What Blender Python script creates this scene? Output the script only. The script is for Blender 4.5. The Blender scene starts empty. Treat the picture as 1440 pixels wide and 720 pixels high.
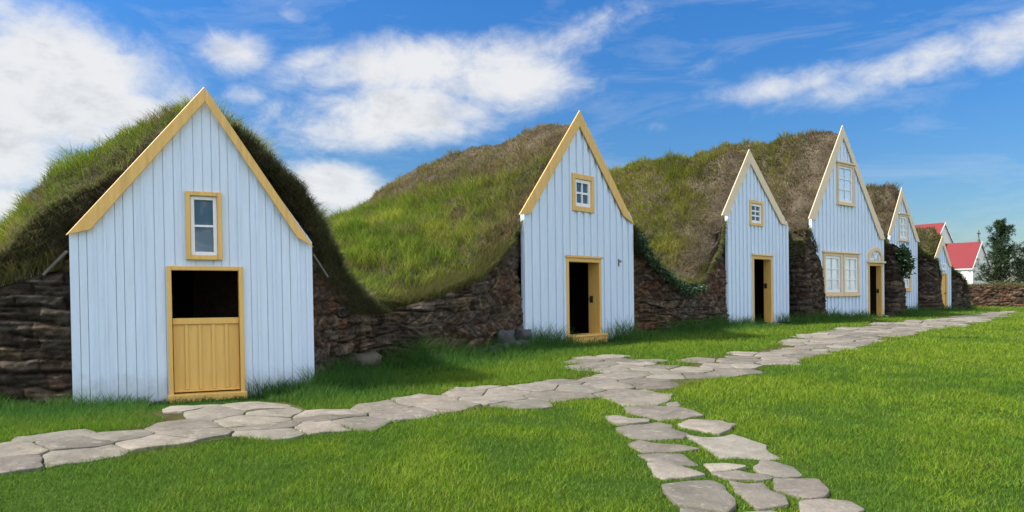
import bpy, bmesh, math, random
import numpy as np
from mathutils import Vector, Matrix

rng = np.random.default_rng(7)
random.seed(7)
SC = bpy.context.scene
COL = SC.collection
F, CX, CY, EYE = 1040.0, 720.0, 405.0, 1.6      # lens in photo pixels, horizon row, eye height

# ------------------------------------------------------------------ noise
def _h(i, j, k, seed):
    n = (i * 374761393 + j * 668265263 + k * 2147483647 + seed * 974634777) & 0x7fffffff
    n = ((n ^ (n >> 13)) * 1274126177) & 0x7fffffff
    return ((n ^ (n >> 16)) & 0xffff) / 65535.0

def vnoise(x, y, z=None, seed=0):
    x = np.asarray(x, float); y = np.asarray(y, float)
    z = np.zeros_like(x) if z is None else np.asarray(z, float)
    i, j, k = (np.floor(a).astype(np.int64) for a in (x, y, z))
    f, g_, h_ = x - i, y - j, z - k
    f, g_, h_ = (a * a * (3 - 2 * a) for a in (f, g_, h_))
    r = 0
    for a in (0, 1):
        for b in (0, 1):
            for c in (0, 1):
                wgt = (f if a else 1 - f) * (g_ if b else 1 - g_) * (h_ if c else 1 - h_)
                r = r + wgt * _h(i + a, j + b, k + c, seed)
    return r * 2 - 1

def fbm(x, y, z=None, octv=4, seed=0, gain=0.5):
    r, a, s = 0, 1.0, 1.0
    z = np.zeros_like(np.asarray(x, float)) if z is None else z
    for o in range(octv):
        r = r + a * vnoise(np.asarray(x) * s, np.asarray(y) * s, np.asarray(z) * s, seed + o * 17)
        a *= gain; s *= 2.03
    return r

def sstep(a, b, x):
    t = np.clip((x - a) / (b - a), 0, 1)
    return t * t * (3 - 2 * t)

# ------------------------------------------------------------------ terrain
def g0(y):
    y = np.asarray(y, float)
    return np.where(y < 28, .0144 * np.maximum(y, -20), .0144 * (28 + 2 * (1 - np.exp(-(np.maximum(y, 28) - 28) / 2))))

def gp(u, v):
    lo, hi = 1.0, 250.0
    for _ in range(50):
        m = (lo + hi) / 2
        if (CY - v) * m / F + EYE - float(g0(m)) > 0: lo = m
        else: hi = m
    return np.array([(u - CX) * lo / F, lo])

# ------------------------------------------------------------------ object helpers
def meta(o, label=None, cat=None, group=None, kind=None):
    if label: o['label'] = label
    if cat: o['category'] = cat
    if group: o['group'] = group
    if kind: o['kind'] = kind
    return o

def empty(name, loc, rz=0.0):
    o = bpy.data.objects.new(name, None)
    COL.objects.link(o); o.location = loc; o.rotation_euler = (0, 0, rz)
    o.empty_display_size = .3
    return o

def mesh_np(name, V, faces, mat, parent=None, col=None, smooth=False):
    """V (n,3); faces: list of int arrays (m,3) / (m,4)"""
    me = bpy.data.meshes.new(name)
    V = np.asarray(V, np.float32)
    me.vertices.add(len(V)); me.vertices.foreach_set('co', V.ravel())
    loops, starts, pos = [], [], 0
    for f in faces:
        f = np.asarray(f, np.int32)
        if not len(f): continue
        k = f.shape[1]
        loops.append(f.ravel()); starts.append(pos + np.arange(len(f)) * k); pos += f.size
    loops = np.concatenate(loops); starts = np.concatenate(starts)
    me.loops.add(len(loops)); me.loops.foreach_set('vertex_index', loops)
    me.polygons.add(len(starts)); me.polygons.foreach_set('loop_start', starts.astype(np.int32))
    me.update(calc_edges=True)
    if smooth: me.polygons.foreach_set('use_smooth', np.ones(len(starts), bool))
    if col is not None:
        a = me.attributes.new('tint', 'FLOAT_COLOR', 'POINT')
        c = np.ones((len(V), 4), np.float32); c[:, :3] = col
        a.data.foreach_set('color', c.ravel())
    me.validate()
    me.materials.append(mat)
    o = bpy.data.objects.new(name, me); COL.objects.link(o)
    if parent: o.parent = parent
    return o

class MB:
    def __init__(s): s.v = []; s.f = []
    def hexa(s, p):
        n = len(s.v); s.v += [tuple(q) for q in p]
        s.f += [tuple(n + i for i in q) for q in ((0, 3, 2, 1), (4, 5, 6, 7), (0, 1, 5, 4), (1, 2, 6, 5), (2, 3, 7, 6), (3, 0, 4, 7))]
    def box(s, x0, x1, y0, y1, z0, z1):
        s.hexa([(x0, y0, z0), (x1, y0, z0), (x1, y1, z0), (x0, y1, z0), (x0, y0, z1), (x1, y0, z1), (x1, y1, z1), (x0, y1, z1)])
    def prism(s, poly, y0, y1):
        """poly = list of (x,z), extruded from y0 to y1"""
        n = len(s.v); k = len(poly)
        s.v += [(x, y0, z) for x, z in poly] + [(x, y1, z) for x, z in poly]
        s.f.append(tuple(range(n, n + k))); s.f.append(tuple(range(n + 2 * k - 1, n + k - 1, -1)))
        for i in range(k):
            j = (i + 1) % k
            s.f.append((n + i, n + k + i, n + k + j, n + j))
    def bar(s, p, q, w, d=None, up=(0, 0, 1)):
        p, q = Vector(p), Vector(q); ax = (q - p).normalized(); up = Vector(up)
        sd = ax.cross(up)
        if sd.length < 1e-4: sd = ax.cross(Vector((1, 0, 0)))
        sd.normalize(); u2 = sd.cross(ax); d = d or w
        a, b = sd * w / 2, u2 * d / 2
        s.hexa([p - a - b, p + a - b, p + a + b, p - a + b, q - a - b, q + a - b, q + a + b, q - a + b])
    def build(s, name, mat, parent=None, bevel=0, fn=None):
        me = bpy.data.meshes.new(name)
        v = [fn(q) for q in s.v] if fn else s.v
        me.from_pydata(v, [], s.f)
        bm = bmesh.new(); bm.from_mesh(me); bmesh.ops.recalc_face_normals(bm, faces=bm.faces); bm.to_mesh(me); bm.free()
        me.materials.append(mat)
        o = bpy.data.objects.new(name, me); COL.objects.link(o)
        if parent: o.parent = parent
        if bevel:
            m = o.modifiers.new('b', 'BEVEL'); m.width = bevel; m.segments = 1; m.limit_method = 'ANGLE'
        return o

# ------------------------------------------------------------------ materials
def mat_new(name):
    m = bpy.data.materials.new(name); m.use_nodes = True
    nt = m.node_tree; b = nt.nodes['Principled BSDF']
    return m, nt, b

def N(nt, typ, **kw):
    n = nt.nodes.new(typ)
    for k, v in kw.items():
        if k in n.inputs: n.inputs[k].default_value = v
        else: setattr(n, k, v)
    return n

def ramp(nt, stops):
    n = nt.nodes.new('ShaderNodeValToRGB'); e = n.color_ramp.elements
    while len(e) < len(stops): e.new(.5)
    for q, (p, c) in zip(e, stops):
        q.position = p; q.color = (*c, 1) if len(c) == 3 else c
    return n

def tint_mat(name, rough=.8, translucent=0, bump=0, bscale=30, spec=.2, noise_amt=0, nscale=8):
    m, nt, b = mat_new(name)
    at = N(nt, 'ShaderNodeAttribute', attribute_name='tint')
    src = at.outputs['Color']
    if noise_amt:
        tc = N(nt, 'ShaderNodeTexCoord')
        nz = N(nt, 'ShaderNodeTexNoise', Scale=nscale, Detail=6.0, Roughness=.65)
        nt.links.new(tc.outputs['Object'], nz.inputs['Vector'])
        rp = ramp(nt, [(.25, (1 - noise_amt,) * 3), (.75, (1 + noise_amt,) * 3)])
        nt.links.new(nz.outputs['Fac'], rp.inputs['Fac'])
        mx = N(nt, 'ShaderNodeMix', data_type='RGBA', blend_type='MULTIPLY'); mx.inputs[0].default_value = 1
        nt.links.new(src, mx.inputs[6]); nt.links.new(rp.outputs['Color'], mx.inputs[7]); src = mx.outputs[2]
    nt.links.new(src, b.inputs['Base Color'])
    b.inputs['Roughness'].default_value = rough
    b.inputs['Specular IOR Level'].default_value = spec
    if bump:
        tc = N(nt, 'ShaderNodeTexCoord')
        nz = N(nt, 'ShaderNodeTexNoise', Scale=bscale, Detail=8.0, Roughness=.7)
        nt.links.new(tc.outputs['Object'], nz.inputs['Vector'])
        bp = N(nt, 'ShaderNodeBump', Strength=bump, Distance=.05)
        nt.links.new(nz.outputs['Fac'], bp.inputs['Height']); nt.links.new(bp.outputs['Normal'], b.inputs['Normal'])
    if translucent:
        tr = N(nt, 'ShaderNodeBsdfTranslucent'); nt.links.new(src, tr.inputs['Color'])
        ms = N(nt, 'ShaderNodeMixShader'); ms.inputs[0].default_value = translucent
        nt.links.new(b.outputs[0], ms.inputs[1]); nt.links.new(tr.outputs[0], ms.inputs[2])
        nt.links.new(ms.outputs[0], nt.nodes['Material Output'].inputs['Surface'])
    return m

def paint_mat(name, col, var=.08, rough=.55, stain=None, grain=True, splash=False):
    m, nt, b = mat_new(name)
    tc = N(nt, 'ShaderNodeTexCoord')
    mp = N(nt, 'ShaderNodeMapping'); mp.inputs['Scale'].default_value = (9, 9, .7)
    nt.links.new(tc.outputs['Object'], mp.inputs['Vector'])
    n1 = N(nt, 'ShaderNodeTexNoise', Scale=2.2, Detail=6.0, Roughness=.6)
    nt.links.new(mp.outputs[0], n1.inputs['Vector'])
    c = np.array(col)
    r1 = ramp(nt, [(.28, tuple(c * (1 - var))), (.5, tuple(c)), (.72, tuple(np.minimum(c * (1 + var * .6), .9)))])
    nt.links.new(n1.outputs['Fac'], r1.inputs['Fac'])
    src = r1.outputs['Color']
    if stain is not None:
        n2 = N(nt, 'ShaderNodeTexNoise', Scale=3.5, Detail=9.0, Roughness=.7)
        nt.links.new(tc.outputs['Object'], n2.inputs['Vector'])
        r2 = ramp(nt, [(.60, (0, 0, 0)), (.78, (.45, .45, .45))])
        nt.links.new(n2.outputs['Fac'], r2.inputs['Fac'])
        mx = N(nt, 'ShaderNodeMix', data_type='RGBA'); mx.inputs[7].default_value = (*stain, 1)
        nt.links.new(r2.outputs['Color'], mx.inputs[0]); nt.links.new(src, mx.inputs[6]); src = mx.outputs[2]
    if splash:
        sx_ = N(nt, 'ShaderNodeSeparateXYZ'); nt.links.new(tc.outputs['Object'], sx_.inputs[0])
        n4 = N(nt, 'ShaderNodeTexNoise', Scale=6.0, Detail=9.0, Roughness=.75); nt.links.new(tc.outputs['Object'], n4.inputs['Vector'])
        a_ = N(nt, 'ShaderNodeMath', operation='MULTIPLY_ADD'); a_.inputs[1].default_value = -1.5; a_.inputs[2].default_value = .62; nt.links.new(sx_.outputs[2], a_.inputs[0])
        b_ = N(nt, 'ShaderNodeMath', operation='ADD'); nt.links.new(a_.outputs[0], b_.inputs[0]); nt.links.new(n4.outputs['Fac'], b_.inputs[1])
        r4 = ramp(nt, [(.62, (0, 0, 0)), (1.0, (.36, .36, .36))]); nt.links.new(b_.outputs[0], r4.inputs['Fac'])
        mx = N(nt, 'ShaderNodeMix', data_type='RGBA'); mx.inputs[7].default_value = (.25, .25, .19, 1)
        nt.links.new(r4.outputs['Color'], mx.inputs[0]); nt.links.new(src, mx.inputs[6]); src = mx.outputs[2]
    nt.links.new(src, b.inputs['Base Color'])
    b.inputs['Roughness'].default_value = rough
    if grain:
        n3 = N(nt, 'ShaderNodeTexNoise', Scale=9.0, Detail=5.0)
        nt.links.new(mp.outputs[0], n3.inputs['Vector'])
        bp = N(nt, 'ShaderNodeBump', Strength=.25, Distance=.01)
        nt.links.new(n3.outputs['Fac'], bp.inputs['Height']); nt.links.new(bp.outputs['Normal'], b.inputs['Normal'])
    return m

M = {}
M['white'] = paint_mat('white_board_paint', (.63, .73, .85), .07, .55, stain=(.46, .56, .69), splash=True)
M['trim'] = paint_mat('white_sash_paint', (.8, .81, .82), .04, .4)
M['ochre'] = paint_mat('ochre_paint', (.74, .45, .13), .2, .5, stain=(.55, .33, .10))
M['ochre_door'] = paint_mat('ochre_door_paint', (.74, .45, .12), .1, .45, stain=(.58, .34, .08))
M['cream'] = paint_mat('cream_paint', (.73, .58, .38), .1, .5, stain=(.58, .48, .33))
M['tan'] = paint_mat('tan_paint', (.74, .54, .30), .1, .5, stain=(.58, .40, .2))
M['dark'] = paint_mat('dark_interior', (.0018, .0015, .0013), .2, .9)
M['iron'] = paint_mat('dark_iron', (.03, .028, .026), .2, .5)
M['greywood'] = paint_mat('grey_weathered_wood', (.13, .115, .10), .25, .8)
M['grass'] = tint_mat('grass_blades', .6, .42, spec=.1)
M['soil'] = tint_mat('turf_soil', .95, 0, .7, 18, .05, .35, 7)
M['turf'] = tint_mat('turf_blocks', .95, 0, .9, 26, .05, .45, 14)
M['leaf'] = tint_mat('leaf', .5, .25, spec=.3)
M['bark'] = paint_mat('bark', (.07, .05, .035), .3, .9)
M['redroof'] = paint_mat('red_sheet_roof', (.19, .040, .046), .12, .95)
M['redroof'].node_tree.nodes['Principled BSDF'].inputs['Specular IOR Level'].default_value = .05
M['church'] = paint_mat('church_paint', (.78, .77, .70), .05, .5)

def glass_mat(name, dark, refl):
    m, nt, b = mat_new(name)
    b.inputs['Base Color'].default_value = (*dark, 1); b.inputs['Roughness'].default_value = .5
    gl = N(nt, 'ShaderNodeBsdfGlossy', Roughness=.02); gl.inputs['Color'].default_value = (.92, .96, 1, 1)
    tc = N(nt, 'ShaderNodeTexCoord'); nz = N(nt, 'ShaderNodeTexNoise', Scale=3.0, Detail=2.0)
    nt.links.new(tc.outputs['Object'], nz.inputs['Vector'])
    bp = N(nt, 'ShaderNodeBump', Strength=.06, Distance=.03)
    nt.links.new(nz.outputs['Fac'], bp.inputs['Height']); nt.links.new(bp.outputs['Normal'], gl.inputs['Normal'])
    ms = N(nt, 'ShaderNodeMixShader'); ms.inputs[0].default_value = refl
    nt.links.new(b.outputs[0], ms.inputs[1]); nt.links.new(gl.outputs[0], ms.inputs[2])
    nt.links.new(ms.outputs[0], nt.nodes['Material Output'].inputs['Surface'])
    return m
M['glass'] = glass_mat('window_glass', (.016, .075, .12), .05)
M['glass_pale_sky'] = glass_mat('window_glass_painted_sky_reflection', (.70, .79, .86), .42)  # pale base colour paints bright sky reflection into the panes

def stone_mat(name):
    m, nt, b = mat_new(name)
    tc = N(nt, 'ShaderNodeTexCoord'); at = N(nt, 'ShaderNodeAttribute', attribute_name='tint')
    n1 = N(nt, 'ShaderNodeTexNoise', Scale=3.0, Detail=8.0, Roughness=.65)
    n2 = N(nt, 'ShaderNodeTexNoise', Scale=40.0, Detail=6.0, Roughness=.7)
    n3 = N(nt, 'ShaderNodeTexNoise', Scale=9.0, Detail=8.0, Roughness=.6)
    for n in (n1, n2, n3): nt.links.new(tc.outputs['Object'], n.inputs['Vector'])
    r1 = ramp(nt, [(.3, (.68, .66, .62)), (.55, (1, .97, .93)), (.72, (1.2, 1.15, 1.08))])
    nt.links.new(n1.outputs['Fac'], r1.inputs['Fac'])
    r2 = ramp(nt, [(.3, (.78, .78, .78)), (.7, (1.15, 1.15, 1.15))]); nt.links.new(n2.outputs['Fac'], r2.inputs['Fac'])
    r3 = ramp(nt, [(.56, (0, 0, 0)), (.66, (1, 1, 1))]); nt.links.new(n3.outputs['Fac'], r3.inputs['Fac'])
    src = at.outputs['Color']
    for r in (r1, r2):
        mx = N(nt, 'ShaderNodeMix', data_type='RGBA', blend_type='MULTIPLY'); mx.inputs[0].default_value = 1
        nt.links.new(src, mx.inputs[6]); nt.links.new(r.outputs['Color'], mx.inputs[7]); src = mx.outputs[2]
    mm = N(nt, 'ShaderNodeMath', operation='MULTIPLY'); mm.inputs[1].default_value = .35
    nt.links.new(r3.outputs['Color'], mm.inputs[0])
    mx = N(nt, 'ShaderNodeMix', data_type='RGBA'); mx.inputs[7].default_value = (.33, .31, .26, 1)
    nt.links.new(mm.outputs[0], mx.inputs[0]); nt.links.new(src, mx.inputs[6]); src = mx.outputs[2]
    nt.links.new(src, b.inputs['Base Color']); b.inputs['Roughness'].default_value = .85
    b.inputs['Specular IOR Level'].default_value = .25
    ad = N(nt, 'ShaderNodeMath', operation='ADD')
    nt.links.new(n3.outputs['Fac'], ad.inputs[0])
    m2 = N(nt, 'ShaderNodeMath', operation='MULTIPLY'); m2.inputs[1].default_value = .3
    nt.links.new(n2.outputs['Fac'], m2.inputs[0]); nt.links.new(m2.outputs[0], ad.inputs[1])
    bp = N(nt, 'ShaderNodeBump', Strength=.7, Distance=.03)
    nt.links.new(ad.outputs[0], bp.inputs['Height']); nt.links.new(bp.outputs['Normal'], b.inputs['Normal'])
    return m
M['stone'] = stone_mat('flagstone')

def ground_mat():
    m, nt, b = mat_new('ground_turf')
    tc = N(nt, 'ShaderNodeTexCoord')
    n1 = N(nt, 'ShaderNodeTexNoise', Scale=.6, Detail=8.0, Roughness=.7)
    n2 = N(nt, 'ShaderNodeTexNoise', Scale=45.0, Detail=6.0, Roughness=.8)
    for n in (n1, n2): nt.links.new(tc.outputs['Object'], n.inputs['Vector'])
    r1 = ramp(nt, [(.35, (.030, .062, .010)), (.65, (.052, .098, .014))]); nt.links.new(n1.outputs['Fac'], r1.inputs['Fac'])
    r2 = ramp(nt, [(.35, (.55, .5, .5)), (.7, (1.25, 1.2, 1.1))]); nt.links.new(n2.outputs['Fac'], r2.inputs['Fac'])
    mx = N(nt, 'ShaderNodeMix', data_type='RGBA', blend_type='MULTIPLY'); mx.inputs[0].default_value = 1
    nt.links.new(r1.outputs['Color'], mx.inputs[6]); nt.links.new(r2.outputs['Color'], mx.inputs[7])
    nt.links.new(mx.outputs[2], b.inputs['Base Color']); b.inputs['Roughness'].default_value = .95
    b.inputs['Specular IOR Level'].default_value = .05
    return m
M['ground'] = ground_mat()

# ------------------------------------------------------------------ houses: measured facades
class House:
    LEAN = .02
    def __init__(s, L, R):
        s.L = gp(*L) if L[1] > 100 else np.array([(L[0] - CX) * L[1] / F, L[1]])
        s.R = gp(*R) if R[1] > 100 else np.array([(R[0] - CX) * R[1] / F, R[1]])
        d = s.R - s.L; s.w = float(np.hypot(*d)); s.a = d / s.w; s.b = np.array([-s.a[1], s.a[0]])
        s.mid = (s.L + s.R) / 2; s.z0 = float(g0(s.mid[1])); s.ang = math.atan2(s.a[1], s.a[0])
    def p(s, u, v, t=0.0):
        r = np.array([(u - CX) / F, 1.0]); y = (t + s.L @ s.b) / (r @ s.b); q = r * y
        z = EYE + (CY - v) * y / F - s.z0
        return float((q - s.L) @ s.a + s.LEAN * z), float(z)
    def loc(s, q):                       # (s,t,z) -> local xyz of the house's empty
        return (q[0] - s.LEAN * q[2] - s.w / 2, q[1], q[2])
    def loc_np(s, S, T, Z): return np.stack([S - s.LEAN * Z - s.w / 2, T, Z], -1)
    def world_xy(s, S, T): return s.L + s.a * S + s.b * T

HS = {1: House((102, 563), (443, 543)), 2: House((737, 487), (892, 470)), 3: House((1023, 458), (1110, 450)),
      4: House((1141, 449), (1244, 443)), 5: House((1251, 34.3), (1291, 36.5)), 6: House((1312, 38.5), (1338, 40.0))}

# front line of the row, used to keep lawn off the buildings and grow long grass along it
FRONT = [(-30, 8.6), (-9.5, 9.5), tuple(HS[1].L), tuple(HS[1].R), (-3.25, 12.75), (-1.65, 14.3), tuple(HS[2].L), tuple(HS[2].R),
         (5.2, 22.6), tuple(HS[3].L), tuple(HS[3].R), (10.95, 27.45), (11.9, 28.1), (12.0, 28.7), tuple(HS[4].R), (16.7, 31.9), (17.6, 33.2), (17.85, 34.5),
         tuple(HS[5].R), (20.8, 36.3), (22.1, 38.0), (22.35, 38.85), tuple(HS[6].R), (24.8, 40.3), (25.7, 41.7), (27.0, 46.6), (45, 45.2), (90, 42)]
FR = np.array(FRONT)
LAWN_POLY = np.array(FRONT + [(90, -12), (-30, -12)])

def in_poly(P, poly):
    x, y = P[:, 0], P[:, 1]; r = np.zeros(len(P), bool); n = len(poly)
    for i in range(n):
        x0, y0 = poly[i]; x1, y1 = poly[(i + 1) % n]
        if y0 == y1: continue
        c = ((y0 > y) != (y1 > y)) & (x < (x1 - x0) * (y - y0) / (y1 - y0) + x0)
        r ^= c
    return r

def dist_front(P, line=FR):
    d = np.full(len(P), 1e9)
    for a, b in zip(line[:-1], line[1:]):
        ab = b - a; t = np.clip(((P - a) @ ab) / (ab @ ab), 0, 1)
        d = np.minimum(d, np.hypot(*(P - a - t[:, None] * ab).T))
    return d

def G(x, y):
    x = np.asarray(x, float); y = np.asarray(y, float)
    P = np.stack([x.ravel(), y.ravel()], 1)
    near = (P[:, 1] < 60) & (P[:, 1] > 3) & (np.abs(P[:, 0]) < 60)
    bank = np.zeros(len(P))
    if near.any(): bank[near] = -.09 * (1 - sstep(.2, 1.5, dist_front(P[near])))
    r = g0(P[:, 1]) + bank + .022 * fbm(P[:, 0] * .55, P[:, 1] * .55, octv=3, seed=3)
    return r.reshape(x.shape)

# ------------------------------------------------------------------ ground sheet
def geo(a, b, n): return np.geomspace(a, b, n)
xs = np.concatenate([-geo(14, 600, 26)[::-1], np.arange(-13.7, 32, .3), geo(32, 600, 22)])
ys = np.concatenate([-geo(2, 200, 12)[::-1], np.arange(-1.6, 46, .3), geo(46.5, 900, 30)])
XX, YY = np.meshgrid(xs, ys)
ZZ = G(XX, YY)
nx, ny = len(xs), len(ys)
idx = np.arange(nx * ny).reshape(ny, nx)
Q = np.stack([idx[:-1, :-1], idx[:-1, 1:], idx[1:, 1:], idx[1:, :-1]], -1).reshape(-1, 4)
ground = mesh_np('ground', np.stack([XX, YY, ZZ], -1).reshape(-1, 3), [Q], M['ground'], smooth=True)
meta(ground, 'green lawn ground rising gently to the row of turf houses', 'ground', kind='structure')

# ------------------------------------------------------------------ path: flagstones
def zp(l, ox, oy, sc): return [(ox + x / sc, oy + y / sc) for x, y in l]
BRANCH = [
 [(20,70),(200,50),(270,40),(350,60),(420,65),(400,90),(330,118),(150,120),(100,95)],
 [(160,132),(330,127),(400,131),(450,136),(540,160),(590,185),(480,200),(350,205),(260,180),(170,160)],
 [(385,108),(450,100),(470,122),(400,125)],
 [(50,180),(120,180),(180,198),(290,200),(285,222),(200,232),(110,232),(70,210)],
 [(110,250),(250,237),(340,230),(420,242),(440,270),(510,295),(480,315),(300,318),(190,305),(130,280)],
 [(460,240),(520,208),(700,215),(775,240),(740,275),(680,295),(560,268),(480,252)],
 [(510,310),(600,318),(700,315),(760,300),(860,335),(945,360),(950,395),(1030,425),(940,432),(800,420),(690,425),(640,385),(580,345)],
 [(175,345),(240,325),(330,345),(470,355),(570,380),(420,388),(260,390)],
 [(230,400),(380,397),(480,405),(520,440),(570,465),(440,472),(330,460),(270,430)],
 [(285,464),(350,472),(450,480),(540,505),(605,535),(500,545),(380,550),(320,530)],
 [(600,462),(720,465),(840,490),(760,501),(650,513)],
 [(645,523),(790,507),(860,530),(950,530),(985,555),(900,570),(740,560)],
 [(880,495),(940,440),(1020,460),(1100,490),(1150,540),(1040,545),(920,522)],
 [(370,590),(500,575),(640,572),(710,600),(770,710),(720,760),(560,720),(450,700),(400,650)],
 [(745,575),(840,590),(930,585),(970,630),(1050,660),(1070,710),(900,730),(830,670),(775,630)],
 [(995,560),(1100,552),(1240,560),(1300,625),(1270,680),(1170,680),(1060,640),(1000,620)],
 [(1140,695),(1270,690),(1420,700),(1500,740),(1300,790),(1150,760)],
 [(470,725),(560,740),(700,775),(760,900),(560,960),(480,850)],
 [(820,760),(1000,745),(1100,800),(1200,900),(900,960)]]
branch_w = [np.array([gp(*q) for q in zp(l, 840, 540, 4.0)]) for l in BRANCH]

PATH_UP = [(-120,648),(-60,640),(0,628),(100,612),(205,606),(235,592),(212,581),(270,573),(325,563),(400,562),(436,576),(520,572),(600,560),(700,548),(800,534),(852,524),
           (815,509),(850,500),(905,507),(935,521),(1000,507),(1066,494),(1105,485),(1112,478),(1180,465),(1240,456),(1300,450),(1350,446),(1395,440),(1425,437)]
PATH_LO = [(1428,440),(1385,449),(1340,459),(1280,469),(1200,486),(1120,506),(1040,524),(960,541),(930,549),(850,556),(760,566),(640,578),(560,588),(480,598),(400,608),
           (320,620),(240,632),(120,648),(0,664),(-60,672),(-120,682)]
path_w = np.array([gp(*q) for q in PATH_UP + PATH_LO])

def clip_half(poly, mid, nrm):
    out = []; k = len(poly)
    for i in range(k):
        a, b = poly[i], poly[(i + 1) % k]; da, db = (a - mid) @ nrm, (b - mid) @ nrm
        if da <= 0: out.append(a)
        if da * db < 0: out.append(a + (b - a) * da / (da - db))
    return out

def voronoi_cells():
    lo, hi = path_w.min(0) - 1, path_w.max(0) + 1
    pts = []
    sp = .64
    for i, x in enumerate(np.arange(lo[0], hi[0], sp * 1.22)):
        for j, y in enumerate(np.arange(lo[1], hi[1], sp * .70)):
            pts.append((x + (.6 * sp if j % 2 else 0) + rng.uniform(-.42, .42) * sp, y + rng.uniform(-.26, .26) * sp))
    pts = np.array(pts)
    # stretch cells along the row direction
    keep = in_poly(pts, path_w)
    keep |= dist_front(pts, np.vstack([path_w, path_w[:1]])) < .11
    nearp = dist_front(pts, np.vstack([path_w, path_w[:1]])) < 1.6
    pool = pts[keep | nearp]
    cells = []
    for p in pts[keep]:
        poly = [p + np.array(q) for q in ((-.62, -.42), (.62, -.42), (.62, .42), (-.62, .42))]
        d = np.hypot(*(pool - p).T)
        for q in pool[np.argsort(d)[1:22]]:
            n = (q - p) / np.hypot(*(q - p))
            gap = rng.uniform(.003, .014)
            poly = clip_half(poly, (p + q) / 2 - n * gap, n)
            if len(poly) < 3: break
        # stay inside the path's outline: pull back if the corner leaves it by much
        if len(poly) >= 3: cells.append(np.array(poly))
    return cells

def chaikin(P, rough, k=2):
    n = len(P); out = []
    for i in range(n):                       # resample edges, jitter, then round
        a, b = P[i], P[(i + 1) % n]; L = np.hypot(*(b - a)); m = max(1, int(L / .13))
        nr = np.array([-(b - a)[1], (b - a)[0]]) / max(L, 1e-6)
        for j in range(m):
            out.append(a + (b - a) * j / m + (nr * rng.normal(0, rough) if j else 0))
    P = np.array(out)
    for _ in range(k):
        Qn = np.roll(P, -1, 0); P = np.stack([P * .90 + Qn * .10, P * .10 + Qn * .90], 1).reshape(-1, 2)
    return P

def poly_area(P): return .5 * abs(np.sum(P[:, 0] * np.roll(P[:, 1], -1) - np.roll(P[:, 0], -1) * P[:, 1]))

def stone_geo(P, rise=.03, depth=.12):
    """rounded slab from outline P: returns V, tris list, colour"""
    c = P.mean(0); n = len(P); tilt = rng.normal(0, .006, 2)
    rings = [(1.0, -depth), (1.0, rise - .012), (.992, rise - .003), (.965, rise), (.6, rise + .003), (.3, rise + .003)]
    V = []
    zc = float(G(c[0], c[1])); gx = float(G(c[0] + .3, c[1])) - zc; gy = float(G(c[0], c[1] + .3)) - zc; tilt = tilt + np.array([gx, gy]) / .3
    for f, dz in rings:
        R = c + (P - c) * f
        zz = zc + (R - c) @ tilt + dz + (.012 * fbm(R[:, 0] * 3.1, R[:, 1] * 3.1, octv=4, seed=9) if dz > 0 else 0)
        V.append(np.column_stack([R, zz]))
    V.append(np.array([[c[0], c[1], zc + rise + .004]]))
    V = np.vstack(V); T = []; Qd = []
    i = np.arange(n); j = (i + 1) % n
    for r in range(len(rings) - 1):
        Qd.append(np.stack([r * n + i, r * n + j, (r + 1) * n + j, (r + 1) * n + i], 1))
    top = (len(rings) - 1) * n
    T = np.stack([top + i, top + j, np.full(n, len(rings) * n)], 1)
    base = np.array([.196, .182, .158]) * rng.uniform(.66, 1.25) * (1 + rng.normal(0, .012, 3))
    return V, np.vstack(Qd), T, np.tile(base, (len(V), 1))

STONES = []
for P in branch_w: STONES.append(chaikin(P.mean(0) + (P - P.mean(0)) * 1.06, .012, 1))
for P in voronoi_cells():
    if poly_area(P) > .05: STONES.append(chaikin(P, .010, 1))
STONES.sort(key=lambda P: np.hypot(*P.mean(0)))

# path bed: packed earth between the stones
def strip_bed():
    mb_pts = path_w; c = [Vector((x, y, 0)) for x, y in mb_pts]
    bm = bmesh.new(); vs = [bm.verts.new(q) for q in c]; f = bm.faces.new(vs)
    bmesh.ops.triangulate(bm, faces=[f])
    for _ in range(9):
        lg = [e for e in bm.edges if e.calc_length() > .3]
        if not lg: break
        bmesh.ops.subdivide_edges(bm, edges=lg, cuts=1); bmesh.ops.triangulate(bm, faces=bm.faces[:])
    V = np.array([v.co[:] for v in bm.verts]); bm.verts.index_update()
    V[:, 2] = G(V[:, 0], V[:, 1]) + .006
    T = np.array([[v.index for v in f.verts] for f in bm.faces]); bm.free()
    cc = np.array([.075, .072, .03])[None] * (1 + .3 * fbm(V[:, 0] * 2, V[:, 1] * 2, seed=5))[:, None]
    return V, T, cc
V, T, cc = strip_bed()
path = mesh_np('path', V, [T], M['soil'], col=cc, smooth=True)
meta(path, 'flagstone path along the row of turf houses with a branch across the lawn', 'path', kind='structure')
rest = []
for k, P in enumerate(STONES):
    near_ = k < 99
    V, Qd, T, c = stone_geo(P, rng.uniform(.018, .027))
    if near_: mesh_np('flagstone', V, [Qd, T], M['stone'], path, c, True)
    else: rest.append((V, Qd, T, c))
if rest:
    off = 0; VV, QQ, TT, CC = [], [], [], []
    for V, Qd, T, c in rest:
        VV.append(V); QQ.append(Qd + off); TT.append(T + off); CC.append(c); off += len(V)
    o = mesh_np('paving', np.vstack(VV), [np.vstack(QQ), np.vstack(TT)], M['stone'], path, np.vstack(CC), True); o['kind'] = 'stuff'

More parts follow.
